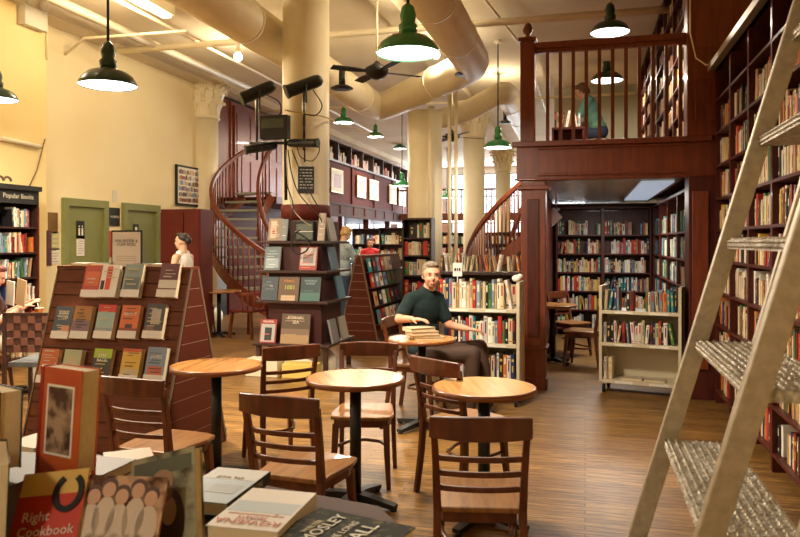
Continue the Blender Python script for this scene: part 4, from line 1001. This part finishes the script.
# ---------- ladder ----------
ld = empty('rolling_ladder', (0,0,0), 0, 'tall aluminium ladder with wide gripped treads leaning toward the right bookcases', 'ladder')
sl = .287; zr = 1.264
def LX(z): return .325 + (z-zr)*sl
for yv in (2.28, 1.54):
    MB().bar([(LX(0),yv,0),(LX(3.0),yv,3.0)], .028, .052, up=(1,0,0)).build('rail', 'aluminium', ld, bevel=.004)
    MB().bar([(LX(0)+.19,yv,0),(LX(3.0)+.13,yv,3.0)], .024, .034, up=(1,0,0)).build('rear_rail', 'aluminium', ld, bevel=.004)
    MB().box(LX(0)-.04,LX(0)+.04,yv-.022,yv+.022,0,.03).build('foot', 'rubber', ld); MB().box(LX(0)+.16,LX(0)+.23,yv-.022,yv+.022,0,.03).build('foot', 'rubber', ld)
for k in range(9):
    z = .09+.2935*(k+0); 
    z = zr + .296*(k-4)
    if z < .05: continue
    b = MB(); x0 = LX(z)-.01; x1 = x0+.19; y0, y1 = 1.555, 2.265; nx, ny = 10, 36
    b.box(x0,x1,y0,y1,z-.03,z-.004)
    for i in range(nx):
        for j in range(ny):
            cx_ = x0+(i+.5)*(x1-x0)/nx; cy_ = y0+(j+.5)*(y1-y0)/ny; hx = (x1-x0)/nx*.36; hy = (y1-y0)/ny*.36
            if (i+j) % 2: hx *= .6
            b.add([(cx_-hx,cy_,z-.004),(cx_,cy_-hy,z-.004),(cx_+hx,cy_,z-.004),(cx_,cy_+hy,z-.004),(cx_,cy_,z+.003)], [(0,1,4),(1,2,4),(2,3,4),(3,0,4)])
    for j in range(ny):
        for zz in (z-.010, z-.022):
            cy_ = y0+(j+.5)*(y1-y0)/ny; b.add([(x0,cy_-.007,zz),(x0,cy_,zz-.005),(x0,cy_+.007,zz),(x0,cy_,zz+.005),(x0-.005,cy_,zz)], [(1,0,4),(2,1,4),(3,2,4),(0,3,4)])
    b.build('tread', 'steel_tread', ld)

# =====================================================================
# FOREGROUND TABLE OF BOOKS
# =====================================================================
zt_ = .90
fl_, fr_ = W(-1.75,2.62,0), W(.03,1.735,0)
u = (fr_-fl_); Lf = u.length; yf = math.atan2(u.y, u.x)
ft = empty('display_table', tuple(fl_), yf, 'brown display table of new books in the near left corner', 'table')
MB().prism([(0,-1.15),(Lf-.1,-1.15),(Lf,-1.05),(Lf,-.08),(Lf-.09,0),(0,0)], zt_-.035, zt_).build('tabletop', mat('display_top', (.10,.05,.04), .7, spec=.25), ft, bevel=.004)
for x in (.08,Lf-.14):
    for y in (-1.05,-.1): MB().box(x-.03,x+.03,y-.03,y+.03,0,zt_-.035).build('leg', 'chair_wood', ft)
MB().box(.06,Lf-.12,-1.05,-.1,zt_-.12,zt_-.036).build('apron', 'chair_wood', ft)
def flat(yaw): return Matrix.Rotation(yaw, 4, 'Z')
FB = []
def fbook(label, px, py, z, phi, w, h, t, cover, rot=None, **k):
    """flat: centre seen at px,py on its top"""
    q = P(px, py, z+t); yaw = face(phi); r = flat(yaw); off = r @ Vector((0,-h/2,0))
    return dbook(label, Vector((q.x,q.y,z)) + off, r, w, h, t, cover, **k)
sky = colour((.50,.62,.72)); 
fb1 = fbook('glossy sky-blue book with black lettered spine, flat behind the white novel', 222, 484, .915, 194, .15, .24, .03, sky,
      art=[(0,1,.0,.35,colour((.66,.68,.66))),(.1,.6,.5,.75,colour((.45,.52,.58)))], txt=[(.5,.3,.022,'the wolf',colour((.3,.2,.15)))])
MB().box(-.0775,-.0768,.0,.24,0,.031).build('spine', 'ink', fb1); text('spine_title', 'HARMAKON', .024, colour((.5,.45,.3)), fb1, (-.078,.12,.015), (PI/2,0,-PI/2))
fb2 = fbook('white novel with red upside-down title in the foreground', 264, 508, .915, 193, .16, .235, .042, colour((.74,.68,.60)),
      art=[(.03,.97,.35,.62,colour((.42,.48,.52))),(.1,.9,.66,.69,colour((.45,.2,.1))),(.2,.24,.62,.7,colour((.4,.2,.1)))], txt=[(.5,.86,.034,'ROWENA',colour((.55,.14,.06))),(.5,.76,.018,'SECRETS',colour((.55,.18,.09)))])
fbook('dark speckled hardback with pale block title nearest the right table edge', 345, 531, .905, -62, .175, .245, .036, 'speckled',
      txt=[(.42,.80,.018,'WALTER',colour((.5,.42,.2))),(.45,.69,.042,'MOSLEY',colour((.62,.58,.42))),(.45,.50,.024,'THE LONG',colour((.56,.5,.32))),(.5,.34,.05,'FALL',colour((.62,.58,.42)))])
def sbook(label, px, pyb, d, phi, lean, w, h, t, cover, z=None, roll=0, **k):
    """standing/leaning: bottom centre at px, pyb at depth d; front faces phi (0 = toward viewer)"""
    q = PD(px, pyb, d)
    r = Matrix.Rotation(face(phi), 4, 'Z') @ Matrix.Rotation(roll, 4, 'Y') @ Matrix.Rotation(PI/2-lean, 4, 'X')
    return dbook(label, q, r, w, h, t, cover, **k)
red = colour((.42,.035,.015)); dred = colour((.30,.02,.012))
sbook('tall orange-red book standing upright with a framed portrait on its cover', 74, 484, 1.62, 24, .05, .125, .265, .052, 'orange_cloth',
      roll=R(1.5), art=[(.18,.84,.28,.86,'paper'),(.22,.80,.30,.84,'sepia_photo'),(.62,.9,.04,.17,'paper'),(.66,.86,.06,.15,colour((.25,.22,.2))),(0,.08,0,1,dred)])
fbook('black hardback lying flat under the tall orange-red book', 76, 474, .905, 20, .19, .25, .035, 'black_matte')
fbook('second dark hardback lying flat under the tall orange-red book', 76, 470, .941, 15, .18, .24, .03, colour((.05,.015,.012)))
sbook('dark blue book with yellow band standing at the left edge', 5, 462, 1.62, 35, .03, .14, .172, .05, colour((.010,.020,.06)), art=[(0,1,.55,.68,colour((.45,.34,.06)))])
fbook('navy hardback lying flat under the dark blue standing book', 5, 468, .905, 10, .2, .24, .13, colour((.02,.02,.03)), pages=colour((.16,.11,.06)))
sbook('thick black book with cream page edges in the lower left corner', 3, 572, 1.43, 60, .04, .19, .24, .06, colour((.012,.012,.014)))
hs = sbook('red and yellow book with a horseshoe and white script title', 35, 600, 1.37, 4, .62, .14, .24, .02, colour((.50,.035,.012)),
      roll=R(-7), art=[(0,1,.80,1,colour((.66,.42,.10)))], txt=[(.33,.62,.028,'Right',colour((.70,.58,.5))),(.52,.50,.027,'Cookbook',colour((.70,.58,.5))),(.5,.40,.013,'A MEMOIR',colour((.2,.02,.01)))])
pts = [(.036+.027*math.sin(t), .193-.034*math.cos(t), .0235) for t in [R(-150+300*i/20) for i in range(21)]]
MB().bar(pts, .012, .003).build('horseshoe', 'black_matte', hs)
cw = sbook('glossy brown book with a sepia crowd photograph leaning in the foreground', 102, 602, 1.38, -6, .62, .17, .235, .02, 'crowd_photo', roll=R(4))
il = sbook('grey-green illustrated book with a seated figure on its cover', 172, 572, 1.53, 14, .40, .165, .245, .03, 'illustrated', roll=R(-16), art=[(.05,.95,.82,.95,colour((.10,.11,.07)))])
def figs(par, lst, t, name='cover_figure'):
    for k, (m, els) in enumerate(lst):
        b = MB()
        for (x, y, rx, ry) in els:
            b.add([(x+rx*math.cos(a), y+ry*math.sin(a), t+.0012+.0003*k) for a in [i*PI/8 for i in range(16)]], [tuple(range(16))])
        b.build(name, m, par)
hd_ = [(-.055,.19,.013,.016),(-.028,.205,.013,.016),(.0,.192,.013,.016),(.03,.205,.013,.016),(.058,.19,.013,.016)]
figs(cw, [(colour((.10,.045,.03)), [(x,y+.008,rx*1.25,ry*1.05) for x,y,rx,ry in hd_]), (colour((.62,.50,.40)), [(x,y-.055,.021,.042) for x,y,rx,ry in hd_]+[(x*.8,.07,.024,.05) for x,y,rx,ry in hd_]), (colour((.58,.34,.22)), hd_)], .02)
figs(il, [(colour((.05,.03,.02)), [(.02,.10,.035,.065),(.035,.03,.05,.03)]), (colour((.36,.22,.12)), [(.0,.185,.028,.024),(.015,.12,.02,.03)]), (colour((.20,.10,.06)), [(.012,.158,.014,.018),(-.02,.07,.012,.04)])], .03)
fbook('cream paperback lying flat behind the orange-red book', 43, 438, .905, 20, .13, .19, .03, colour((.5,.4,.25)))
fbook('yellow-edged book lying flat beside the orange-red book', 130, 459, .905, -25, .13, .2, .03, colour((.48,.30,.12)))
fbook('grey-blue paperback lying flat between standing foreground books', 106, 466, .905, 10, .10, .15, .025, colour((.18,.2,.24)))

# left reader's table, cup, wicker chair
lt = empty('cafe_table', tuple(W(-365/F*7.6,7.6)), face(0), 'dark table with a drink at the far left', 'table')
MB().box(-.22,.30,-.25,.3,.72,.75).build('tabletop', 'chair_wood', lt, bevel=.004)
MB().tube([(0,0,.02),(0,0,.72)], .035, 14).build('pedestal', 'black_metal', lt); MB().box(-.2,.2,-.03,.03,0,.03).box(-.03,.03,-.2,.2,0,.03).build('cross_base', 'black_metal', lt)
cu = empty('drink_cup', tuple(W(-361/F*7.5,7.5,.751)), 0, 'clear cup of orange iced drink with a straw', 'drink')
MB().lathe([(.028,0),(.04,.1),(.042,.11)], 18).build('cup', 'drink', cu); MB().tube([(0,0,.1),(-.02,0,.17)], .004, 6).build('straw', 'paper', cu); MB().lathe([(.043,.108),(.043,.114)],18).build('lid', 'white_plastic', cu)
wc = empty('woven_chair', tuple(W(-369/F*6.5,6.5)), face(0), 'dark chair with checked woven back at the far left', 'chair')
MB().box(-.2,.2,-.02,.42,.42,.47).build('seat', simple('grey_cushion',(.10,.11,.12)), wc, bevel=.01)
b = MB()
for i in range(6):
    for j in range(5): b.box(-.19+i*.0635,-.19+i*.0635+.06,-.05-.008*((i+j)%2),-.03,.56+j*.066,.56+j*.066+.062,(i+j)%2)
b.build('woven_back', [colour((.06,.02,.015)), colour((.16,.06,.04))], wc)
MB().bar([(-.22,-.04,.9),(.22,-.04,.9)], .03,.03).bar([(-.22,-.04,0),(-.215,-.04,.915)],.03,.03,up=(0,1,0)).bar([(.22,-.04,0),(.215,-.04,.915)],.03,.03,up=(0,1,0)).build('back_frame', 'dark_case', wc)
for x in (-.2,.2): MB().bar([(x,.38,0),(x,.38,.42)],.03,.03,up=(0,1,0)).build('leg', 'dark_case', wc)
# books held by the man: stack on table
for k, (c, tt, w_, h_) in enumerate((((.62,.55,.40),.022,.17,.24),((.35,.2,.1),.015,.16,.23),((.6,.5,.35),.028,.16,.24),((.45,.38,.26),.03,.155,.23))):
    z = .751+sum((.022,.015,.028,.03)[:k])+.0006*k; q = W((428-400-k*3)/F*5.95, 5.95+.0, z)
    r = flat(face(80-k*6)); dbook('%s book %s in the stack on the man\'s table' % (('pale','brown','cream','worn tan')[k], ('at the bottom','second from the bottom','second from the top','on top')[k]), q+(r@Vector((0,-h_/2,0))), r, w_, h_, tt, colour(c))

# =====================================================================
# PEOPLE (one continuous body each)
# =====================================================================
class Blob:
    def __init__(s): s.b = MB()
    def cap(s, a, b, ra, rb, n=12):
        a, b = Vector(a), Vector(b); K = 5
        s.b.tube([a.lerp(b, i/K) for i in range(K+1)], [ra+(rb-ra)*i/K for i in range(K+1)], n); s.b.ell(a, ra, n=n); s.b.ell(b, rb, n=n); return s
    def chain(s, pts, rs):
        for i in range(len(pts)-1): s.cap(pts[i], pts[i+1], rs[i], rs[i+1])
        return s
    def ell(s, c, r, rot=None): s.b.ell(c, r, rot=rot, n=18); return s
    def make(s, name, m, parent, vox=.011, it=3):
        o = s.b.build(name, m, parent)
        r = o.modifiers.new('Remesh', 'REMESH'); r.mode = 'VOXEL'; r.voxel_size = vox; r.use_smooth_shade = True
        k = o.modifiers.new('Smooth', 'SMOOTH'); k.iterations = it; k.factor = .5
        return o
def hand(B, wr, d, nrm, side, curl=.5, s=1.0):
    """wrist, pointing direction, palm normal (palm faces nrm)"""
    d = Vector(d).normalized(); nrm = Vector(nrm); nrm = (nrm - d*nrm.dot(d)).normalized(); x = d.cross(nrm).normalized()*side
    c = Vector(wr)
    rot = Matrix((x, d, nrm)).transposed()
    B.ell(c+d*.05*s, (.04*s,.052*s,.016*s), rot)
    for i, L in enumerate((.068,.076,.072,.056)):
        p = c + d*.09*s + x*(-.029+.0195*i)*s*-1; ang = 0; dd = d; pts = [p-d*.02*s]
        pts.append(p)
        for seg, f in enumerate((.45,.32,.25)):
            ang += curl*(.55+.25*seg); v = d*math.cos(ang)+nrm*math.sin(ang); p = p+v*L*f*s; pts.append(p)
        B.chain(pts, [.0095*s,.0092*s,.0088*s,.008*s,.0072*s])
    t0 = c + d*.025*s + x*.03*s; t1 = t0+(x*.75+d*.55+nrm*.25).normalized()*.04*s; t2 = t1+(x*.25+d*.85+nrm*.5).normalized()*.032*s
    B.chain([t0,t1,t2], [.0125*s,.0105*s,.0085*s])
def person(label, J, fdir, hair, haircol, shirt, trousers, skin='skin', s=1.0, sleeves='short', up=(0,0,1), hands=None, shoe=True, legs=True, voxel=.011, extra=None):
    """J: joints dict (world coords), fdir: facing of head"""
    e = empty('person', (J['pel'].x, J['pel'].y, 0), 0, label, 'person')
    O = Vector((J['pel'].x, J['pel'].y, 0)); g = {k: v-O for k, v in J.items()}
    B = Blob(); f = Vector(fdir).normalized(); u = Vector(up); u = (u-f*u.dot(f)).normalized(); r = f.cross(u)
    HR = Matrix((r, f, u)).transposed(); h = g['head']
    hp = lambda x, y, z: h + r*x*s + f*y*s + u*z*s
    B.ell(hp(0,-.012,.03), (.079*s,.094*s,.086*s), HR); B.ell(hp(0,.016,-.03), (.066*s,.068*s,.074*s), HR); B.ell(hp(0,.042,-.078), (.038*s,.03*s,.026*s), HR)
    B.ell(hp(0,.092,-.018), (.012*s,.02*s,.022*s), HR); B.ell(hp(0,.082,.008), (.010*s,.014*s,.026*s), HR); B.ell(hp(0,.072,.034), (.05*s,.018*s,.012*s), HR)
    for q in (-1,1): B.ell(hp(q*.078,-.015,-.010), (.010*s,.016*s,.026*s), HR); B.ell(hp(q*.035,.06,-.03), (.02*s,.02*s,.02*s), HR)
    B.ell(hp(0,.076,-.062), (.022*s,.010*s,.008*s), HR)
    nb = hp(0,-.02,-.06); B.cap(nb, g['neck'], .052*s, .058*s)
    sl_, sr_ = g['shL'], g['shR']; ch = (sl_+sr_)/2 - Vector((0,0,.10))*s; pel = g['pel']
    x = (sl_-sr_).normalized(); tu = (g['neck']-pel).normalized(); ff = x.cross(tu)*-1
    TR = Matrix((x, tu.cross(x)*1, tu)).transposed()
    B.ell(ch, (.165*s,.105*s,.17*s), TR); B.ell(ch.lerp(pel,.55), (.145*s,.10*s,.15*s), TR); B.ell(pel, (.160*s,.115*s,.12*s), TR)
    B.cap(g['neck']-tu*.02, sl_, .045*s, .048*s); B.cap(g['neck']-tu*.02, sr_, .045*s, .048*s)
    for q in 'LR':
        B.chain([g['sh'+q], g['el'+q], g['wr'+q]], [.052*s,.04*s,.027*s])
        hd = (hands or {}).get(q); dd = (g['wr'+q]-g['el'+q]).normalized()
        if hd: hand(B, g['wr'+q]-Vector((0,0,0)), hd[0], hd[1], 1 if q == 'L' else -1, hd[2], s)
        else: hand(B, g['wr'+q], dd, Vector((0,0,-1)) if abs(dd.z) < .8 else x*(-1 if q=='L' else 1), 1 if q == 'L' else -1, .4, s)
        if legs: B.chain([g['hi'+q], g['kn'+q], g['an'+q]], [.082*s,.058*s,.038*s])
    body = B.make('body', skin, e, voxel, 2)
    # clothes
    S = Blob(); S.cap(g['neck']-tu*.045, g['neck']+tu*.005, .09*s, .072*s) if sleeves != 'tank' else None; S.ell(ch, (.178*s,.118*s,.178*s), TR); S.ell(ch.lerp(pel,.55), (.160*s,.116*s,.16*s), TR); S.ell(pel+tu*.03, (.170*s,.124*s,.10*s), TR)
    if sleeves != 'tank': S.cap(g['neck']-tu*.02, sl_, .074*s, .070*s); S.cap(g['neck']-tu*.02, sr_, .074*s, .070*s)
    else: S.cap(ch+x*.07*s, (sl_*.5+g['neck']*.5)+tu*.02, .05*s,.052*s); S.cap(ch-x*.07*s, (sr_*.5+g['neck']*.5)+tu*.02, .05*s,.052*s)
    for q in 'LR':
        if sleeves == 'short': S.cap(g['sh'+q], g['sh'+q].lerp(g['el'+q],.75), .064*s, .058*s)
        if sleeves == 'long': S.chain([g['sh'+q], g['el'+q], g['el'+q].lerp(g['wr'+q],.9)], [.064*s,.052*s,.038*s])
    S.make('shirt', shirt, e, .012, 2)
    if legs:
        Tb = Blob(); Tb.ell(pel-tu*.03, (.170*s,.126*s,.12*s), TR)
        for q in 'LR': Tb.chain([g['hi'+q], g['kn'+q], g['kn'+q].lerp(g['an'+q],.95)], [.096*s,.074*s,.058*s])
        Tb.make('trousers', trousers, e, .014, 2)
        if shoe:
            for q in 'LR':
                fd = g.get('toe'+q, None); fd = (fd if fd is not None else ff*Vector((1,1,0))); fd = Vector((fd.x,fd.y,0)).normalized()
                a = g['an'+q]; Sh = Blob(); Sh.cap(Vector((a.x,a.y,max(.04,a.z-.03)))-fd*.04, Vector((a.x,a.y,max(.035,a.z-.04)))+fd*.14, .042, .036); Sh.make('shoe', 'black_matte', e, .012, 1)
    # hair
    Hh = Blob()
    for (c, rr) in hair: Hh.ell(hp(*c), tuple(v*s for v in rr), HR)
    Hh.make('hair', haircol, e, .009, 1)
    eye = MB()
    for q in (-1,1): eye.ell(hp(q*.031,.079,.012), (.009*s,.006*s,.006*s), n=10, rot=HR)
    eye.build('eyes', colour((.05,.035,.03)), e)
    MB().ell(hp(0,.0825,-.062), (.018*s,.0035*s,.0035*s), n=10, rot=HR).build('lips', colour((.45,.20,.14)), e)
    return e
short_hair = [((0,-.028,.060),(.086,.092,.074)), ((0,.03,.10),(.06,.05,.03)), ((.064,-.032,.01),(.025,.05,.05)), ((-.064,-.032,.01),(.025,.05,.05)), ((0,-.07,0),(.065,.045,.07))]
hairg = mat('grey_hair', (.14,.10,.07), .8, col2=(.28,.22,.16), nscale=60); hairb = mat('black_hair', (.015,.01,.008), .5); hairblond = mat('blond_hair', (.45,.27,.10), .7, col2=(.6,.38,.16), nscale=50); hairbr = mat('brown_hair', (.10,.045,.02), .7)
greenshirt = mat('dark_shirt', (.008,.017,.017), .85, spec=.2, col2=(.013,.025,.025), nscale=20); teal = mat('green_shirt', (.10,.24,.18), .8, col2=(.12,.28,.21), nscale=12)
blues = mat('blue_stripe_shirt', (.25,.33,.40), .8, col2=(.42,.50,.56), nscale=30, scale=(3,3,.2)); white_t = mat('white_top', (.75,.72,.68), .8); jeans = mat('jeans', (.03,.05,.10), .8); browntr = mat('brown_trousers', (.06,.03,.018), .8); redt = mat('red_shirt', (.5,.02,.02), .8)
J = dict(pel=W(.22,6.52,.55), neck=W(.235,6.50,1.09), head=W(.285,6.47,1.245), shL=W(.345,6.59,1.03), shR=W(.09,6.42,1.03),
  elL=W(.44,6.52,.80), wrL=W(.60,6.38,.78), elR=W(-.01,6.27,.88), wrR=W(.10,6.07,.90), hiL=W(.30,6.56,.52), hiR=W(.22,6.42,.52), knL=W(.72,6.50,.60), knR=W(.64,6.32,.57),
  anL=W(.78,6.42,.09), anR=W(.60,6.26,.09), toeL=W(1,-.4)-W(0,0), toeR=W(1,-.4)-W(0,0))
person('grey-haired man in dark short-sleeved shirt seated at a small table, looking back', J, W(.12,-1,.0)-W(0,0), short_hair, hairg, greenshirt, browntr,
   hands={'R':(W(.75,-.35)-W(0,0), Vector((0,0,-1)), .35), 'L':(W(1,-.25)-W(0,0)+Vector((0,0,-.1)), Vector((0,0,-1)), .55)}, voxel=.008, s=1.0)
# woman in white
d_ = 9.5; lx = -217/F*d_
def stand(l, d, phi, hgt=1.70, arms=None):
    fw_ = Vector((math.sin(R(phi)), math.cos(R(phi)))); rt = Vector((fw_.y, -fw_.x))     # in (l,d)
    k = hgt/1.75
    g = lambda fr, ri, z: W(l+fw_.x*fr+rt.x*ri, d+fw_.y*fr+rt.y*ri, z*k)
    J = dict(pel=g(0,0,.95), neck=g(0,0,1.48), head=g(.02,0,1.635), shL=g(0,-.17,1.42), shR=g(0,.17,1.42), elL=g(.03,-.23,1.13), wrL=g(.14,-.21,.92), elR=g(.03,.23,1.13), wrR=g(.14,.21,.92),
      hiL=g(0,-.09,.9), hiR=g(0,.09,.9), knL=g(.02,-.1,.5), knR=g(-.02,.1,.5), anL=g(.05,-.1,.09), anR=g(-.06,.1,.09))
    J['toeL'] = J['toeR'] = W(fw_.x, fw_.y)-W(0,0)
    if arms:
        for a, v in arms.items(): J[a] = g(*v)
    return J, W(fw_.x, fw_.y)-W(0,0)
Jw, fw_ = stand(lx, d_, -75, 1.66)
person('dark-haired woman in a white tank top standing before the red cabinet', Jw, fw_, [((0,-.03,.05),(.082,.088,.078)), ((0,-.10,.02),(.05,.05,.06)), ((0,.02,.1),(.06,.06,.03))], hairb, white_t, jeans, 'skin_pale', .95, 'tank')
Jb, fb_ = stand(-.97, 12.3, 50, 1.80, dict(elL=(.14,-.22,1.15), wrL=(.36,-.12,1.2), elR=(.14,.22,1.15), wrR=(.36,.12,1.2)))
Jb['head'] = Jb['head'] + (fb_*.04)
person('fair-haired browser in a pale blue shirt looking down at books', Jb, (fb_+Vector((0,0,-.55))), short_hair, hairblond, blues, jeans, 'skin_pale', 1.0, 'long')
def seated(l, d, phi, z0=0, k=1.0, arms=None):
    fw_ = Vector((math.sin(R(phi)), math.cos(R(phi)))); rt = Vector((fw_.y, -fw_.x))
    g = lambda fr, ri, z: W(l+fw_.x*fr+rt.x*ri, d+fw_.y*fr+rt.y*ri, z0+z*k)
    J = dict(pel=g(0,0,.56), neck=g(.03,0,1.06), head=g(.06,0,1.20), shL=g(.02,-.17,1.0), shR=g(.02,.17,1.0), elL=g(.1,-.22,.76), wrL=g(.3,-.12,.84), elR=g(.1,.22,.76), wrR=g(.3,.12,.84),
      hiL=g(.04,-.09,.54), hiR=g(.04,.09,.54), knL=g(.42,-.11,.53), knR=g(.42,.11,.53), anL=g(.42,-.11,.09), anR=g(.42,.11,.09))
    J['toeL'] = J['toeR'] = W(fw_.x, fw_.y)-W(0,0)
    if arms:
        for a, v in arms.items(): J[a] = g(*v)
    return J, W(fw_.x, fw_.y)-W(0,0)
Js, fs_ = seated(-17/F*14, 14, 200)
long_hair = short_hair+[((0,-.06,-.06),(.085,.05,.10))]
person('blond person seated beyond the red slatwall display', Js, fs_, long_hair, hairblond, colour((.45,.30,.2)), jeans, 'skin_pale', .95)
Jr, fr2 = stand(-30/F*17.5, 17.5, 170, 1.62)
person('distant person in a red top beyond the blue-shirted browser', Jr, fr2, long_hair, hairbr, redt, jeans, 'skin', .95)
for (l, d, phi, lb) in ((-17/F*14,14,200,'chair under the blond seated person'),):
    o = copy_tree(ch0); o.location = tuple(W(l,d)); o.rotation_euler = (0,0,face(phi)); tag(o, lb, 'chair', 'wooden bistro chairs')
# man on the mezzanine, seated on a stool
Jm, fm = seated(2.88, 10.45, -62, MZ, 1.0, dict(neck=(.14,0,1.04), head=(.24,0,1.16), shL=(.12,-.17,1.0), shR=(.12,.17,1.0), pel=(0,0,.6), elL=(.24,-.22,.74), wrL=(.42,-.1,.66), elR=(.24,.22,.74), wrR=(.42,.1,.66)))
person('dark-haired man in a green shirt bending over books on the mezzanine', Jm, fm+Vector((0,0,-.5)), short_hair, hairbr, teal, jeans, 'skin', 1.05, 'short')
st = empty('stool', tuple(W(2.88,10.45,MZ)), 0, 'low wooden stool under the man on the mezzanine', 'stool')
MB().lathe([(.16,.42),(.17,.44),(.16,.46)], 20).build('seat', 'chair_wood', st)
for k in range(4): a = k*PI/2+.4; MB().tube([(.1*math.cos(a),.1*math.sin(a),.42),(.16*math.cos(a),.16*math.sin(a),0)], .015, 8).build('leg', 'chair_wood', st)
# low case of books at his hands
q = W(175/F*9.5, 9.5)
case('bookcase', 'low bookcase behind the mezzanine railing below the seated man', 'bookcase', (q.x-.30, q.y, MZ), 0, .42, .25, .46, [.06], 'mahogany', None)
row(T_(Vector((q.x-.30,q.y,MZ)),0), .03,.40,.03,.491,.24,'top of the low mezzanine case','cart',hmin=.18,lean=.3,gaps=.05,tmin=.02,tmax=.04)
# reader at far left
Jl, fl2 = seated(-412/F*7.2, 7.2, 70, 0, 1.0, dict(wrL=(.34,-.08,.92), wrR=(.34,.1,.9), elL=(.12,-.22,.8), elR=(.12,.22,.78)))
person('reader in dark red holding open pages at the far left edge', Jl, fl2+Vector((0,0,-.4)), long_hair, simple('auburn_hair',(.12,.02,.012)), colour((.05,.012,.012)), simple('khaki',(.4,.34,.24)), 'skin', 1.0, 'short')
o = copy_tree(ch0); o.location = tuple(W(-412/F*7.2,7.2)); o.rotation_euler = (0,0,face(70)); tag(o, 'chair under the reader at the far left edge', 'chair', 'wooden bistro chairs')
rb = empty('open_book', tuple(W(-384/F*7.15,7.15,.90)), face(35), 'open pale pages held up by the reader at left', 'book')
MB().bar([(-.12,0,.02),(-.10,0,.26)], .012,.15,up=(1,0,0)).build('page_block', 'paper', rb); MB().bar([(.04,.02,.02),(.08,.02,.28)], .012,.17,up=(1,0,0)).build('page_block', simple('old_page',(.55,.40,.24)), rb)

# =====================================================================
# SHELVED BOOKS: the ones that show largest become objects, the rest is one mass
# =====================================================================
def area_px(s):
    c = s['M'] @ Vector((0,0,s['h']/2)); v = c-Vector((0,0,H)); d = -v.x*sA + v.y*cA; l = v.x*cA + v.y*sA
    if d < .5: return 0
    x = 400+F*l/d; y = HY-F*v.z/d
    n = (s['M'].to_3x3() @ Vector((0,-1,0))); k = max(0, -(n.dot(v.normalized())))
    if not (-5 < x < 805 and -5 < y < 542): return 0
    return F*F*s['t']*s['h']*k/d/d
cand = sorted(SPECS, key=area_px, reverse=True)
nfix = sum(1 for o in bpy.data.objects if o.get('category') == 'book')
NI = max(150, 318-nfix)
ind, rest = cand[:NI], cand[NI:]
seen_l = {}
for s in ind:
    v = rnd.randrange(4); 
    if s['c'] in ('cream','white','yellow','tan') and v in (0,): v = 1
    if s['c'] in ('black','navy') and v == 1: v = 0
    o = bpy.data.objects.new('book', BM[v]); C.objects.link(o)
    o.matrix_world = s['M'] @ Matrix.Diagonal((s['t'], s['d'], s['h'], 1))
    j = rnd.uniform(.8,1.15); c = PAL[s['c']]; o.color = (c[0]*j, c[1]*j*rnd.uniform(.9,1.1), c[2]*j, 1)
    lb = '%s%s spine, %s from left, %s' % ('leaning ' if abs(s['a']) > .03 else '', s['c'], ordn(s['i']), s['where'])
    tag(o, lb, 'book', 'books standing on shelves and carts')
b = MB(); cols = []
for s in rest:
    v = rnd.randrange(4); g = book_geo(v); T = s['M'] @ Matrix.Diagonal((s['t'], s['d'], s['h'], 1)); c = PAL[s['c']]; j = rnd.uniform(.8,1.15)
    mi = {0:0,1:1,2:2+v}; n = len(b.v)
    b.v += [tuple(T @ Vector(p)) for p in g.v]; b.f += [tuple(n+i for i in f) for f in g.f]; b.m += [mi[k] for k in g.m]; b.sm += g.sm
    cols += [(c[0]*j, c[1]*j, c[2]*j, 1)]*len(g.f)
so = b.build('shelved_books', ['book_cloth_bulk','page_edge']+TITLE)
ca = so.data.color_attributes.new('Cloth', 'FLOAT_COLOR', 'CORNER')
k = 0; buf = []
for f, c in zip(b.f, cols): buf += list(c)*len(f)
ca.data.foreach_set('color', buf)
tag(so, 'many small upright books filling the farther bookcases of the store', 'books', kind='stuff')
print('books', nfix, len(ind), len(rest))

# =====================================================================
# LIGHT AND CAMERA
# =====================================================================
w = bpy.data.worlds.new('World'); sc.world = w; w.use_nodes = True
w.node_tree.nodes['Background'].inputs[0].default_value = (.8,.9,1,1); w.node_tree.nodes['Background'].inputs[1].default_value = 1.0
for x, z in ((-6.5,2.5),(-2.0,2.5)):
    l = bpy.data.lights.new('window_light', 'AREA'); l.shape = 'RECTANGLE'; l.size = 4.0; l.size_y = 4; l.energy = 900; l.color = (.85,.93,1)
    o = bpy.data.objects.new('window_light', l); C.objects.link(o); o.location = (x,30.95,z); o.rotation_euler = (-PI/2,0,0)
cam = bpy.data.cameras.new('camera'); co = bpy.data.objects.new('camera', cam); C.objects.link(co)
cam.sensor_width = 36; cam.lens = 36*F/800; cam.shift_y = (HY-268.5)/800; cam.clip_start = .05
co.location = (0,0,H); co.rotation_euler = (PI/2,0,A)
cam.dof.use_dof = True; cam.dof.focus_distance = 5.2; cam.dof.aperture_fstop = 7.0
sc.camera = co
sc.view_settings.view_transform = 'Standard'; sc.view_settings.look = 'None'; sc.view_settings.gamma = 1; sc.view_settings.exposure = -0.4
sc.cycles.max_bounces = 6; sc.cycles.diffuse_bounces = 4; sc.cycles.sample_clamp_indirect = 4; sc.cycles.use_denoising = True
